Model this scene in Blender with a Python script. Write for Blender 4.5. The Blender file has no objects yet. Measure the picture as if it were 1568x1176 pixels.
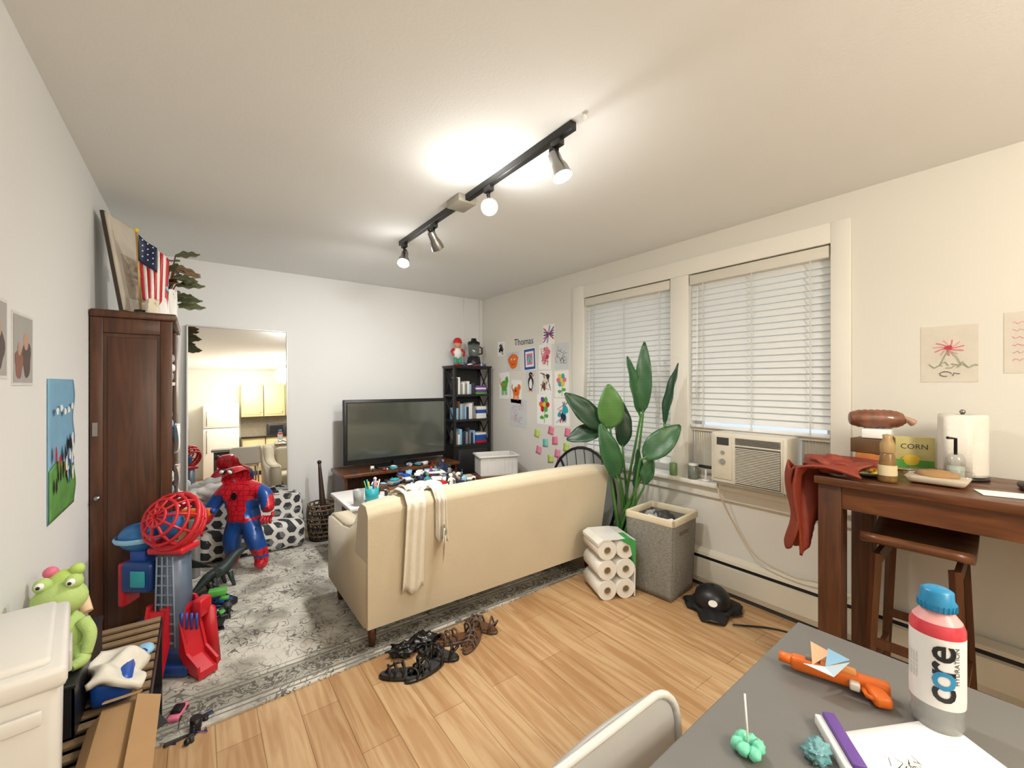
import bpy, bmesh, math, random
from mathutils import Vector, Matrix, noise, Euler
V=Vector
scene=bpy.context.scene
scene.view_settings.view_transform='Standard'
scene.view_settings.look='None'
scene.view_settings.exposure=0.0

# ------------------------------------------------------------------ materials
def lin(h):
    h=h.lstrip('#'); o=[]
    for i in (0,2,4):
        c=int(h[i:i+2],16)/255
        o.append(c/12.92 if c<=.04045 else ((c+.055)/1.055)**2.4)
    return (*o,1)
_m={}
def nn(t,ty,**k):
    n=t.nodes.new(ty)
    for a,b in k.items(): setattr(n,a,b)
    return n
def mth(t,op,a,b=None,c=None):
    n=t.nodes.new('ShaderNodeMath'); n.operation=op
    for i,x in enumerate((a,b,c)):
        if x is None: continue
        if isinstance(x,(int,float)): n.inputs[i].default_value=x
        else: t.links.new(x,n.inputs[i])
    return n.outputs[0]
def mix(t,f,a,b,mode='MIX'):
    n=t.nodes.new('ShaderNodeMix'); n.data_type='RGBA'; n.blend_type=mode
    for s,x in ((n.inputs[0],f),(n.inputs[6],a),(n.inputs[7],b)):
        if isinstance(x,(int,float)): s.default_value=x
        elif isinstance(x,tuple): s.default_value=x
        elif isinstance(x,str): s.default_value=lin(x)
        else: t.links.new(x,s)
    return n.outputs[2]
def mat(col,rough=.6,metal=0,var=.06,scale=12,bump=0,emit=0,trans=0,sss=0,bscale=None,coat=0,name=None,sheen=0):
    key=(col,rough,metal,var,scale,bump,emit,trans,bscale,coat,sheen)
    if key in _m: return _m[key]
    m=bpy.data.materials.new(name or 'mat_'+col.strip('#')); m.use_nodes=True
    t=m.node_tree; b=t.nodes['Principled BSDF']
    tc=nn(t,'ShaderNodeTexCoord'); nz=nn(t,'ShaderNodeTexNoise')
    nz.inputs['Scale'].default_value=scale; nz.inputs['Detail'].default_value=4
    t.links.new(tc.outputs['Object'],nz.inputs['Vector'])
    c=lin(col); d=tuple(x*(1-var*2.2) for x in c[:3])+(1,); e=tuple(min(1,x*(1+var*.8)) for x in c[:3])+(1,)
    t.links.new(mix(t,nz.outputs[0],d,e),b.inputs['Base Color'])
    b.inputs['Roughness'].default_value=rough; b.inputs['Metallic'].default_value=metal
    if coat: b.inputs['Coat Weight'].default_value=coat
    if sheen: b.inputs['Sheen Weight'].default_value=sheen
    if trans: b.inputs['Transmission Weight'].default_value=trans
    if emit:
        b.inputs['Emission Color'].default_value=c; b.inputs['Emission Strength'].default_value=emit
    if bump:
        n2=nn(t,'ShaderNodeTexNoise'); n2.inputs['Scale'].default_value=bscale or scale*8; n2.inputs['Detail'].default_value=3
        t.links.new(tc.outputs['Object'],n2.inputs['Vector'])
        bp=nn(t,'ShaderNodeBump'); bp.inputs['Strength'].default_value=bump; bp.inputs['Distance'].default_value=.01
        t.links.new(n2.outputs[0],bp.inputs['Height']); t.links.new(bp.outputs[0],b.inputs['Normal'])
    _m[key]=m; return m
def newmat(name):
    m=bpy.data.materials.new(name); m.use_nodes=True
    t=m.node_tree; return m,t,t.nodes['Principled BSDF']

def wood(name,c1,c2,axis=2,scale=1.0,rough=.4):
    m,t,b=newmat(name); tc=nn(t,'ShaderNodeTexCoord'); mp=nn(t,'ShaderNodeMapping')
    s=[14*scale]*3; s[axis]=1.2*scale; mp.inputs['Scale'].default_value=s
    t.links.new(tc.outputs['Object'],mp.inputs['Vector'])
    n=nn(t,'ShaderNodeTexNoise'); n.inputs['Scale'].default_value=2; n.inputs['Detail'].default_value=6; n.inputs['Distortion'].default_value=1.2
    t.links.new(mp.outputs[0],n.inputs['Vector'])
    r=nn(t,'ShaderNodeValToRGB'); r.color_ramp.elements[0].position=.3; r.color_ramp.elements[1].position=.7
    r.color_ramp.elements[0].color=lin(c1); r.color_ramp.elements[1].color=lin(c2)
    t.links.new(n.outputs[0],r.inputs[0]); t.links.new(r.outputs[0],b.inputs['Base Color'])
    b.inputs['Roughness'].default_value=rough
    return m
def mat_floor():
    m,t,b=newmat('oak_planks'); tc=nn(t,'ShaderNodeTexCoord'); mp=nn(t,'ShaderNodeMapping')
    mp.inputs['Rotation'].default_value=(0,0,math.radians(90))
    t.links.new(tc.outputs['Object'],mp.inputs['Vector'])
    br=nn(t,'ShaderNodeTexBrick'); br.offset=.37; br.inputs['Scale'].default_value=1
    br.inputs['Brick Width'].default_value=.95; br.inputs['Row Height'].default_value=.155
    br.inputs['Mortar Size'].default_value=.0015; br.inputs['Mortar Smooth'].default_value=.3
    br.inputs['Color1'].default_value=lin('#B9966C'); br.inputs['Color2'].default_value=lin('#C9A97F')
    br.inputs['Mortar'].default_value=lin('#86663F')
    t.links.new(mp.outputs[0],br.inputs['Vector'])
    m2=nn(t,'ShaderNodeMapping'); m2.inputs['Scale'].default_value=(16,1.1,1); t.links.new(tc.outputs['Object'],m2.inputs['Vector'])
    n=nn(t,'ShaderNodeTexNoise'); n.inputs['Scale'].default_value=1.3; n.inputs['Detail'].default_value=7; n.inputs['Distortion'].default_value=1.4
    t.links.new(m2.outputs[0],n.inputs['Vector'])
    r=nn(t,'ShaderNodeValToRGB'); r.color_ramp.elements[0].position=.4; r.color_ramp.elements[1].position=.6
    r.color_ramp.elements[0].color=lin('#D9C3AD'); r.color_ramp.elements[1].color=lin('#FFFFFF')
    t.links.new(n.outputs[0],r.inputs[0])
    t.links.new(mix(t,.75,br.outputs[0],r.outputs[0],'MULTIPLY'),b.inputs['Base Color'])
    b.inputs['Roughness'].default_value=.45
    return m
def mat_rug(hx,hy):
    m,t,b=newmat('rug_weave'); tc=nn(t,'ShaderNodeTexCoord'); ob=tc.outputs['Object']
    sx=nn(t,'ShaderNodeSeparateXYZ'); t.links.new(ob,sx.inputs[0])
    def lines(scale,dist,w,off=0):
        n=nn(t,'ShaderNodeTexNoise'); n.inputs['Scale'].default_value=scale; n.inputs['Detail'].default_value=1.2; n.inputs['Distortion'].default_value=dist
        mp=nn(t,'ShaderNodeMapping'); mp.inputs['Location'].default_value=(off,off*.7,0); t.links.new(ob,mp.inputs[0]); t.links.new(mp.outputs[0],n.inputs['Vector'])
        return mth(t,'LESS_THAN',mth(t,'ABSOLUTE',mth(t,'SUBTRACT',n.outputs[0],.5)),w)
    l=mth(t,'MAXIMUM',lines(6,2.2,.017),lines(12,1.0,.018,5))
    n3=nn(t,'ShaderNodeTexNoise'); n3.inputs['Scale'].default_value=5; t.links.new(ob,n3.inputs['Vector'])
    l=mth(t,'MULTIPLY',l,mth(t,'MULTIPLY_ADD',n3.outputs[0],3.4,-1.0))
    n4=nn(t,'ShaderNodeTexNoise'); n4.inputs['Scale'].default_value=4.0; n4.inputs['Detail'].default_value=7; t.links.new(ob,n4.inputs['Vector'])
    r=nn(t,'ShaderNodeValToRGB'); r.color_ramp.elements[0].position=.40; r.color_ramp.elements[1].position=.56
    r.color_ramp.elements[0].color=lin('#9C988C'); r.color_ramp.elements[1].color=lin('#CDC9BD')
    t.links.new(n4.outputs[0],r.inputs[0])
    ex=mth(t,'SUBTRACT',hx,mth(t,'ABSOLUTE',sx.outputs[0])); ey=mth(t,'SUBTRACT',hy,mth(t,'ABSOLUTE',sx.outputs[1]))
    e=mth(t,'MINIMUM',ex,ey)
    cl=mth(t,'MINIMUM',mth(t,'MAXIMUM',l,0),1)
    c=mix(t,mth(t,'MULTIPLY',cl,.85),r.outputs[0],'#45433F')
    def band(a,bb): return mth(t,'MULTIPLY',mth(t,'GREATER_THAN',e,a),mth(t,'LESS_THAN',e,bb))
    c=mix(t,mth(t,'MULTIPLY',band(.03,.19),.6),c,'#858175')
    c=mix(t,mth(t,'MULTIPLY',band(.06,.16),mth(t,'MULTIPLY',lines(18,2,.06,9),.8)),c,'#45433E')
    for a,bb in ((.0,.012),(.035,.045),(.18,.19),(.215,.222)):
        c=mix(t,mth(t,'MULTIPLY',band(a,bb),.7),c,'#5B5850')
    t.links.new(c,b.inputs['Base Color']); b.inputs['Roughness'].default_value=.95
    return m
def mat_dots():
    m,t,b=newmat('hex_dot_fabric'); tc=nn(t,'ShaderNodeTexCoord'); sx=nn(t,'ShaderNodeSeparateXYZ'); t.links.new(tc.outputs['Object'],sx.inputs[0])
    P=.098
    u=mth(t,'ADD',sx.outputs[0],mth(t,'MULTIPLY',sx.outputs[1],.5)); w=mth(t,'SUBTRACT',sx.outputs[2],mth(t,'MULTIPLY',sx.outputs[1],.6))
    def cell(ou,ow):
        a=mth(t,'SUBTRACT',mth(t,'FRACT',mth(t,'ADD',mth(t,'DIVIDE',u,P*1.732),ou+20)),.5)
        c=mth(t,'SUBTRACT',mth(t,'FRACT',mth(t,'ADD',mth(t,'DIVIDE',w,P),ow+20)),.5)
        a=mth(t,'ABSOLUTE',mth(t,'MULTIPLY',a,1.732)); c=mth(t,'ABSOLUTE',c)
        return mth(t,'MAXIMUM',c,mth(t,'ADD',mth(t,'MULTIPLY',a,.866),mth(t,'MULTIPLY',c,.5)))
    h=mth(t,'MINIMUM',cell(0,0),cell(.5,.5))
    f=mth(t,'LESS_THAN',h,.34)
    n=nn(t,'ShaderNodeTexNoise'); n.inputs['Scale'].default_value=9; t.links.new(tc.outputs['Object'],n.inputs['Vector'])
    dk=mix(t,mth(t,'GREATER_THAN',n.outputs[0],.56),'#303236','#6F7375')
    c=mix(t,f,'#D9D7D2',dk)
    t.links.new(c,b.inputs['Base Color']); b.inputs['Roughness'].default_value=.7
    return m
def mat_web():
    m,t,b=newmat('red_web'); tc=nn(t,'ShaderNodeTexCoord'); v=nn(t,'ShaderNodeTexVoronoi'); v.feature='DISTANCE_TO_EDGE'; v.inputs['Scale'].default_value=26; v.inputs['Randomness'].default_value=.3
    t.links.new(tc.outputs['Object'],v.inputs['Vector'])
    f=mth(t,'LESS_THAN',v.outputs['Distance'],.035)
    t.links.new(mix(t,f,'#CC2230','#6A0F18'),b.inputs['Base Color']); b.inputs['Roughness'].default_value=.28
    return m
def mat_basket():
    m,t,b=newmat('grey_weave'); tc=nn(t,'ShaderNodeTexCoord'); w=nn(t,'ShaderNodeTexNoise'); w.inputs['Scale'].default_value=60; w.inputs['Detail'].default_value=3
    mp=nn(t,'ShaderNodeMapping'); mp.inputs['Scale'].default_value=(1,1,2.2); t.links.new(tc.outputs['Object'],mp.inputs[0]); t.links.new(mp.outputs[0],w.inputs['Vector'])
    r=nn(t,'ShaderNodeValToRGB'); r.color_ramp.elements[0].position=.3; r.color_ramp.elements[1].position=.7
    r.color_ramp.elements[0].color=lin('#6F6D66'); r.color_ramp.elements[1].color=lin('#8F8C84'); t.links.new(w.outputs[0],r.inputs[0])
    t.links.new(r.outputs[0],b.inputs['Base Color']); b.inputs['Roughness'].default_value=.95
    return m
def mat_leaf(c1,c2):
    m,t,b=newmat('leaf_'+c1.strip('#')); tc=nn(t,'ShaderNodeTexCoord'); n=nn(t,'ShaderNodeTexNoise'); n.inputs['Scale'].default_value=6; t.links.new(tc.outputs['Object'],n.inputs['Vector'])
    w=nn(t,'ShaderNodeTexWave'); w.bands_direction='Z'; w.inputs['Scale'].default_value=14; w.inputs['Distortion'].default_value=1; t.links.new(tc.outputs['Object'],w.inputs['Vector'])
    c=mix(t,n.outputs[0],c1,c2); c=mix(t,mth(t,'MULTIPLY',w.outputs[1],.18),c,c2)
    t.links.new(c,b.inputs['Base Color']); b.inputs['Roughness'].default_value=.38
    return m
def mat_glassy(name,col=(1,1,1,1),fac=.1):
    m=bpy.data.materials.new(name); m.use_nodes=True; t=m.node_tree; t.nodes.clear()
    o=nn(t,'ShaderNodeOutputMaterial'); a=nn(t,'ShaderNodeBsdfTransparent'); a.inputs[0].default_value=col; g=nn(t,'ShaderNodeBsdfGlossy'); g.inputs['Roughness'].default_value=.05
    x=nn(t,'ShaderNodeMixShader'); x.inputs[0].default_value=fac
    t.links.new(a.outputs[0],x.inputs[1]); t.links.new(g.outputs[0],x.inputs[2]); t.links.new(x.outputs[0],o.inputs[0])
    return m
def mat_slat():
    m,t,b=newmat('blind_slat'); out=t.nodes['Material Output']
    b.inputs['Base Color'].default_value=lin('#EEEFEC'); b.inputs['Roughness'].default_value=.45
    tr=nn(t,'ShaderNodeBsdfTranslucent'); tr.inputs[0].default_value=lin('#E4EAEC'); x=nn(t,'ShaderNodeMixShader'); x.inputs[0].default_value=.08
    t.links.new(b.outputs[0],x.inputs[1]); t.links.new(tr.outputs[0],x.inputs[2]); t.links.new(x.outputs[0],out.inputs[0])
    return m

# ------------------------------------------------------------------ builder
def frame(x,y,z=0,deg=0):
    return Matrix.Translation((x,y,z))@Matrix.Rotation(math.radians(deg),4,'Z')
RW=lambda y,z,off=.002: Matrix(((0,0,-1,3.0-off),(-1,0,0,y),(0,1,0,z),(0,0,0,1)))   # right wall plane
LW=lambda y,z,off=.002: Matrix(((0,0,1,-.45+off),(1,0,0,y),(0,1,0,z),(0,0,0,1)))   # left wall plane
class B:
    def __init__(s,name,M=None):
        s.name=name; s.v=[]; s.f=[]; s.mi=[]; s.sm=[]; s.mats=[]; s.M=M or Matrix()
    def idx(s,m):
        if m not in s.mats: s.mats.append(m)
        return s.mats.index(m)
    def add(s,vs,fs,m,smooth=False,M=None):
        o=len(s.v); T=s.M@M if M is not None else s.M
        s.v+= [T@V(p) for p in vs]; k=s.idx(m)
        for f in fs: s.f.append([i+o for i in f]); s.mi.append(k); s.sm.append(smooth)
    def addbm(s,bm,m,smooth=False,M=None):
        bm.verts.index_update()
        s.add([v.co.copy() for v in bm.verts],[[v.index for v in f.verts] for f in bm.faces],m,smooth,M); bm.free()
    def box(s,c,d,m,bev=0,rot=(0,0,0),seg=2,smooth=None,taper=None):
        bm=bmesh.new(); bmesh.ops.create_cube(bm,size=1)
        for v in bm.verts:
            k=1
            if taper and v.co.z<0: k=taper
            v.co=V((v.co.x*d[0]*k,v.co.y*d[1]*k,v.co.z*d[2]))
        if bev: bmesh.ops.bevel(bm,geom=bm.edges[:],offset=bev,segments=seg,affect='EDGES',profile=.5)
        M=Matrix.Translation(c)@Euler([math.radians(a) for a in rot]).to_matrix().to_4x4()
        s.addbm(bm,m,bool(bev) if smooth is None else smooth,M)
    def bb(s,x0,x1,y0,y1,z0,z1,m,bev=0,**k): s.box(((x0+x1)/2,(y0+y1)/2,(z0+z1)/2),(x1-x0,y1-y0,z1-z0),m,bev,**k)
    def cyl(s,p0,p1,r0,m,r1=None,seg=16,smooth=True,cap=True):
        p0=V(p0);p1=V(p1); r1=r0 if r1 is None else r1; s.tube([p0,p1],[r0,r1],m,seg,cap=cap,smooth=smooth)
    def tube(s,pts,r,m,seg=8,cap=True,closed=False,smooth=True):
        pts=[V(p) for p in pts]; n=len(pts)
        if not isinstance(r,(list,tuple)): r=[r]*n
        vs=[];fs=[]; prev=None
        for i,p in enumerate(pts):
            if closed: d=pts[(i+1)%n]-pts[i-1]
            else: d=pts[min(i+1,n-1)]-pts[max(i-1,0)]
            d.normalize()
            if prev is None:
                a=V((0,0,1)) if abs(d.z)<.9 else V((1,0,0)); u=d.cross(a).normalized()
            else:
                u=prev-d*prev.dot(d)
                u=u.normalized() if u.length>1e-6 else d.orthogonal().normalized()
            prev=u; w=d.cross(u)
            for k in range(seg):
                a=2*math.pi*k/seg; vs.append(p+(u*math.cos(a)+w*math.sin(a))*r[i])
        for i in range(n if closed else n-1):
            for k in range(seg):
                a=i*seg+k; b=i*seg+(k+1)%seg; j=((i+1)%n)*seg
                fs.append([a,b,j+(k+1)%seg,j+k])
        s.add(vs,fs,m,smooth)
        if cap and not closed:
            o=len(s.v)-len(vs); k=s.idx(m)
            s.f.append([o+q for q in range(seg)][::-1]); s.mi.append(k); s.sm.append(False)
            s.f.append([o+(n-1)*seg+q for q in range(seg)]); s.mi.append(k); s.sm.append(False)
    def curve(s,pts,r,m,seg=8,n=8,**k):
        P=[V(p) for p in pts]; P=[2*P[0]-P[1]]+P+[2*P[-1]-P[-2]]; out=[]
        for i in range(1,len(P)-2):
            a,b,c,d=P[i-1:i+3]
            for j in range(n):
                t=j/n; out.append(.5*((2*b)+(c-a)*t+(2*a-5*b+4*c-d)*t*t+(3*b-a-3*c+d)*t**3))
        out.append(P[-2])
        if isinstance(r,(list,tuple)):
            rr=[]
            for i in range(len(r)-1):
                rr+=[r[i]+(r[i+1]-r[i])*j/n for j in range(n)]
            r=rr+[r[-1]]
        s.tube(out,r,m,seg,**k)
    def sph(s,c,r,m,seg=16,rot=(0,0,0),ns=0,nf=6,seed=0):
        if not isinstance(r,(list,tuple)): r=(r,)*3
        bm=bmesh.new(); bmesh.ops.create_uvsphere(bm,u_segments=seg,v_segments=max(6,seg*3//4),radius=1)
        for v in bm.verts:
            k=1+ns*noise.noise(v.co*nf/3+V((seed*3.1,seed,0))) if ns else 1
            v.co=V((v.co.x*r[0],v.co.y*r[1],v.co.z*r[2]))*k
        s.addbm(bm,m,True,Matrix.Translation(c)@Euler([math.radians(a) for a in rot]).to_matrix().to_4x4())
    def lathe(s,prof,m,c=(0,0,0),seg=28,M=None,smooth=True):
        vs=[];fs=[]
        for r,z in prof:
            for k in range(seg):
                a=2*math.pi*k/seg; vs.append((c[0]+r*math.cos(a),c[1]+r*math.sin(a),c[2]+z))
        for i in range(len(prof)-1):
            for k in range(seg): fs.append([i*seg+k,i*seg+(k+1)%seg,(i+1)*seg+(k+1)%seg,(i+1)*seg+k])
        s.add(vs,fs,m,smooth,M)
    def prism(s,poly,a,b,m,axis='x',bev=0,smooth=False,M=None):
        bm=bmesh.new(); mk={'x':lambda p,h:(h,p[0],p[1]),'y':lambda p,h:(p[0],h,p[1]),'z':lambda p,h:(p[0],p[1],h)}[axis]
        A=[bm.verts.new(mk(p,a)) for p in poly]; C=[bm.verts.new(mk(p,b)) for p in poly]; n=len(poly)
        bm.faces.new(A); bm.faces.new(C[::-1])
        for i in range(n): bm.faces.new([A[i],C[i],C[(i+1)%n],A[(i+1)%n]])
        bmesh.ops.recalc_face_normals(bm,faces=bm.faces)
        if bev: bmesh.ops.bevel(bm,geom=bm.edges[:],offset=bev,segments=3,affect='EDGES')
        s.addbm(bm,m,smooth or bool(bev),M)
    def surf(s,fn,nu,nv,m,thick=0,M=None,smooth=True):
        vs=[V(fn(i/nu,j/nv)) for i in range(nu+1) for j in range(nv+1)]
        fs=[[i*(nv+1)+j,(i+1)*(nv+1)+j,(i+1)*(nv+1)+j+1,i*(nv+1)+j+1] for i in range(nu) for j in range(nv)]
        if thick:
            bm=bmesh.new(); bv=[bm.verts.new(p) for p in vs]
            for f in fs: bm.faces.new([bv[i] for i in f])
            bm.normal_update(); bmesh.ops.solidify(bm,geom=bm.faces[:],thickness=thick); s.addbm(bm,m,smooth,M)
        else: s.add(vs,fs,m,smooth,M)
    def disc(s,c,rx,ry,m,seg=18,M=None,ns=0,seed=0):
        vs=[];
        for k in range(seg):
            a=2*math.pi*k/seg; q=1+ns*math.sin(a*3+seed)+ns*.6*math.sin(a*5+seed*2); vs.append((c[0]+rx*q*math.cos(a),c[1]+ry*q*math.sin(a),c[2]))
        s.add(vs,[list(range(seg))],m,False,M)
    def stroke(s,pts,w,m,z=.001,M=None):
        vs=[];fs=[]
        for i,p in enumerate(pts):
            a=V(pts[max(i-1,0)]);b=V(pts[min(i+1,len(pts)-1)]); d=(b-a); d=V((-d.y,d.x)).normalized()*w/2
            vs+=[(p[0]+d.x,p[1]+d.y,z),(p[0]-d.x,p[1]-d.y,z)]
        for i in range(len(pts)-1): fs.append([2*i,2*i+1,2*i+3,2*i+2])
        s.add(vs,fs,m,False,M)
    def text(s,txt,size,m,fn=None,M=None,cuts=0,bold=0):
        cu=bpy.data.curves.new('t','FONT'); cu.body=txt; cu.size=size; cu.offset=bold; cu.align_x='CENTER'; cu.align_y='CENTER'; cu.resolution_u=3
        ob=bpy.data.objects.new('t',cu); bpy.context.collection.objects.link(ob); bpy.context.view_layer.update()
        me=ob.evaluated_get(bpy.context.evaluated_depsgraph_get()).to_mesh()
        bm=bmesh.new(); bm.from_mesh(me)
        if cuts:
            bmesh.ops.triangulate(bm,faces=bm.faces[:]); bmesh.ops.subdivide_edges(bm,edges=bm.edges[:],cuts=cuts,use_grid_fill=True)
        if fn:
            for v in bm.verts: v.co=V(fn(v.co.x,v.co.y))
        s.addbm(bm,m,False,M); bpy.data.objects.remove(ob); bpy.data.curves.remove(cu)
    def done(s,parent=None):
        xs=[p.x for p in s.v];ys=[p.y for p in s.v];zs=[p.z for p in s.v]
        o=V(((min(xs)+max(xs))/2,(min(ys)+max(ys))/2,min(zs)))
        me=bpy.data.meshes.new(s.name); me.from_pydata([p-o for p in s.v],[],s.f)
        for m in s.mats: me.materials.append(m)
        me.polygons.foreach_set('material_index',s.mi); me.polygons.foreach_set('use_smooth',s.sm); me.update()
        ob=bpy.data.objects.new(s.name,me); ob.location=o; bpy.context.collection.objects.link(ob)
        if parent: ob.parent=parent
        return ob

# common materials
WALL_L=mat('#E2E3E2',.85,var=.01,scale=2,bump=.05,bscale=60,name='paint_white')
WALL_R=mat('#DFDCD3',.85,var=.01,scale=2,bump=.05,bscale=60,name='paint_warm_light')  # cream tint puts the warm lamplight on this wall into its colour
CEIL=mat('#ECEDEB',.9,var=.012,scale=2,bump=.06,bscale=80,name='ceiling_paint')
TRIM=mat('#E9E6DD',.5,var=.01,name='trim_paint')
WHITE=mat('#EFEEEA',.5,var=.02); PAPER=mat('#F4F3F0',.8,var=.02); BLACK=mat('#17171A',.4,var=.05); DGREY=mat('#3A3A3C',.5); GREY=mat('#8E8F8F',.5)
RED=mat('#C8202C',.35); BLUE=mat('#1F4FA8',.35); TEAL=mat('#2FA9B5',.4); GREEN=mat('#5BB04B',.45); LIME=mat('#B7D36A',.5); YEL=mat('#EBCB3F',.45); ORG=mat('#EE7422',.4); PINK=mat('#E0728F',.5); PURP=mat('#6B4A9C',.45); LBLUE=mat('#8FC4E6',.5); BROWN=mat('#6B4526',.6); NAVY=mat('#1E2C50',.5)
MET=mat('#9C9A96',.3,1,var=.02); CHROME=mat('#C9C9C9',.15,1,var=.01)
DWOOD=wood('walnut','#3A2012','#5A341D',2); DWOODY=wood('walnut_y','#4A2A18','#754728',1,rough=.3)
CLEAR=mat_glassy('clear_plastic',(.95,.96,.96,1),.12)
YB=-3.2
# ------------------------------------------------------------------ room
def slab(name,x0,x1,y0,y1,z0,z1,m):
    b=B(name); b.bb(x0,x1,y0,y1,z0,z1,m); return b.done()
slab('floor',-.6,3.2,YB-.15,4.85,-.1,0,mat_floor())
slab('ceiling',-.6,3.2,YB-.15,4.85,2.57,2.67,CEIL)
slab('wall_left',-.6,-.45,YB-.15,4.85,0,2.57,WALL_L)
slab('wall_far',-.45,3.0,4.68,4.85,0,2.57,WALL_L)
slab('wall_back',-.45,3.0,YB-.15,YB,0,2.57,WALL_R)
b=B('wall_right')
for y0,y1,z0,z1 in ((YB,.87,0,2.57),(2.85,4.85,0,2.57),(.87,2.85,2.30,2.57),(.87,2.85,0,.76),(1.77,1.92,.76,2.30)):
    b.bb(3.0,3.2,y0,y1,z0,z1,WALL_R)
b.done()
b=B('trim_window')
for y0,y1,z0,z1,x in ((2.85,3.0,.76,2.42,2.982),(.775,.87,.76,2.42,2.982),(1.77,1.92,.76,2.30,2.985),(.87,2.85,2.30,2.42,2.982)):
    b.bb(x,3.0,y0,y1,z0,z1,TRIM,.003)
b.bb(2.93,3.16,.72,3.05,.73,.762,TRIM,.006); b.bb(2.975,3.0,.76,3.0,.65,.73,TRIM,.003)
b.done()
b=B('baseboard_far'); b.bb(-.45,3,4.665,4.68,0,.09,WHITE); b.done()
b=B('baseboard_left'); b.bb(-.45,-.435,YB,4.66,0,.09,WHITE); b.done()
slat=mat_slat(); glassw=mat_glassy('window_glass',(.97,.98,1,1),.08)
for i,(y0,y1,zb) in enumerate(((1.92,2.85,.84),(.87,1.77,1.155))):
    w=B('window_%d'%(i+1))
    for a,c in ((y0,y0+.05),(y1-.05,y1)): w.bb(3.1,3.14,a,c,.762,2.30,TRIM)
    for a,c in ((2.25,2.30),(1.5,1.55),(.762,.82)): w.bb(3.1,3.14,y0,y1,a,c,TRIM)
    w.bb(3.118,3.122,y0+.05,y1-.05,.82,2.25,glassw)
    w.done()
    w=B('window_blind')
    w.bb(2.992,3.055,y0+.008,y1-.008,2.22,2.292,mat('#DCD8CC',.5,var=.02),.004)
    z=2.195
    while z>zb+.03:
        w.box((3.03,(y0+y1)/2,z),(.052,y1-y0-.02,.003),slat,rot=(0,-64,0)); z-=.0425
    w.bb(3.01,3.05,y0+.01,y1-.01,zb-.01,zb+.012,WHITE,.003)
    for q in (.12,.5,.88):
        yy=y0+(y1-y0)*q; w.bb(3.0025,3.0045,yy-.004,yy+.004,zb,2.22,mat('#D5D7D4',.7))
    w.cyl((2.995,y1-.07,2.2),(2.985,y1-.07,1.35),.004,WHITE,seg=6)
    w.done()
b=B('baseboard_heater'); HM=mat('#DDD6C4',.45,var=.02)
b.prism([(2.998,.03),(2.998,.26),(2.975,.275),(2.93,.255),(2.925,.235),(2.96,.235),(2.96,.21),(2.925,.2),(2.925,.07),(2.94,.03)],-.9,3.2,HM,axis='y')
b.bb(2.945,2.99,-.85,3.15,.205,.235,BLACK); b.bb(2.915,2.998,3.2,3.23,.0,.275,HM); b.bb(2.915,2.998,-.93,-.9,0,.275,HM); b.bb(2.95,2.99,-.9,3.2,0,.03,DGREY)
b.done()
# kitchen behind the camera (seen in the mirror)
CAB=mat('#E3D6A6',.45,var=.03)
b=B('kitchen_cabinets')
for x in (.85,1.33,1.81):
    b.bb(x,x+.46,YB+.01,YB+.34,1.4,2.2,CAB,.004); b.bb(x+.04,x+.42,YB+.34,YB+.352,1.45,2.15,CAB,.004); b.sph((x+.4,YB+.365,1.5),.012,MET,8)
for x in (.85,1.33,1.81):
    b.bb(x,x+.46,YB+.01,YB+.6,.1,.88,CAB,.004); b.bb(x+.04,x+.42,YB+.6,YB+.612,.15,.83,CAB,.004)
b.bb(.85,2.27,YB+.05,YB+.55,0,.1,DGREY)
b.bb(.83,2.3,YB+.005,YB+.64,.88,.92,mat('#2B2A2A',.25),.004); b.bb(.85,2.27,YB+.002,YB+.012,.92,1.4,mat('#B9AE96',.3,var=.2,scale=30))
b.done()
b=B('microwave'); b.bb(1.4,1.85,YB+.1,YB+.45,.921,1.2,DGREY,.01); b.bb(1.43,1.72,YB+.45,YB+.455,.96,1.16,BLACK); b.done()
b=B('refrigerator'); b.bb(.1,.78,YB+.02,YB+.66,.02,1.15,WHITE,.015); b.bb(.1,.78,YB+.02,YB+.66,1.16,1.72,WHITE,.015); b.bb(.14,.74,YB+.1,YB+.6,0,.03,DGREY)
b.tube([(.16,YB+.67,.6),(.16,YB+.7,.65),(.16,YB+.7,1.05),(.16,YB+.67,1.1)],.01,MET); b.tube([(.16,YB+.67,1.22),(.16,YB+.7,1.25),(.16,YB+.7,1.5),(.16,YB+.67,1.53)],.01,MET); b.done()
b=B('door_1'); b.bb(-.448,-.42,-2.9,-2.1,0,2.05,WHITE,.004); b.bb(-.42,-.412,-2.8,-2.2,.2,.95,WHITE,.01); b.bb(-.42,-.412,-2.8,-2.2,1.1,1.9,WHITE,.01); b.sph((-.38,-2.17,1.0),.03,MET,10); b.done()
# ------------------------------------------------------------------ lights / fixtures
def lamp(name,kind,loc,energy,col,radius=.05,rot=None,parent=None,**k):
    l=bpy.data.lights.new(name,kind); l.energy=energy; l.color=col
    if kind!='AREA': l.shadow_soft_size=radius
    for a,c in k.items(): setattr(l,a,c)
    o=bpy.data.objects.new(name,l); bpy.context.collection.objects.link(o); o.location=loc
    if rot is not None: o.rotation_euler=rot
    if parent: o.parent=parent; o.matrix_parent_inverse=Matrix.Translation(-V(parent.location))
    return o
TR=mat('#1E1D1C',.4); BULB=mat('#FFF8E8',.3,emit=40,var=0); DEAD=mat('#777777',.2,.6)
b=B('track_light')
b.bb(1.243,1.277,1.26,3.13,2.535,2.57,TR,.002)
b.bb(1.2,1.32,2.12,2.27,2.525,2.57,mat('#A8A294',.4),.006)
b.sph((1.26,1.2,2.555),.012,WHITE,8)
heads=[(1.36,(.15,-.35,-1),True),(1.9,(-.45,-.75,-.5),True),(2.56,(.5,.3,-.55),False),(3.06,(-.3,-.45,-.8),True)]
lights=[]
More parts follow.
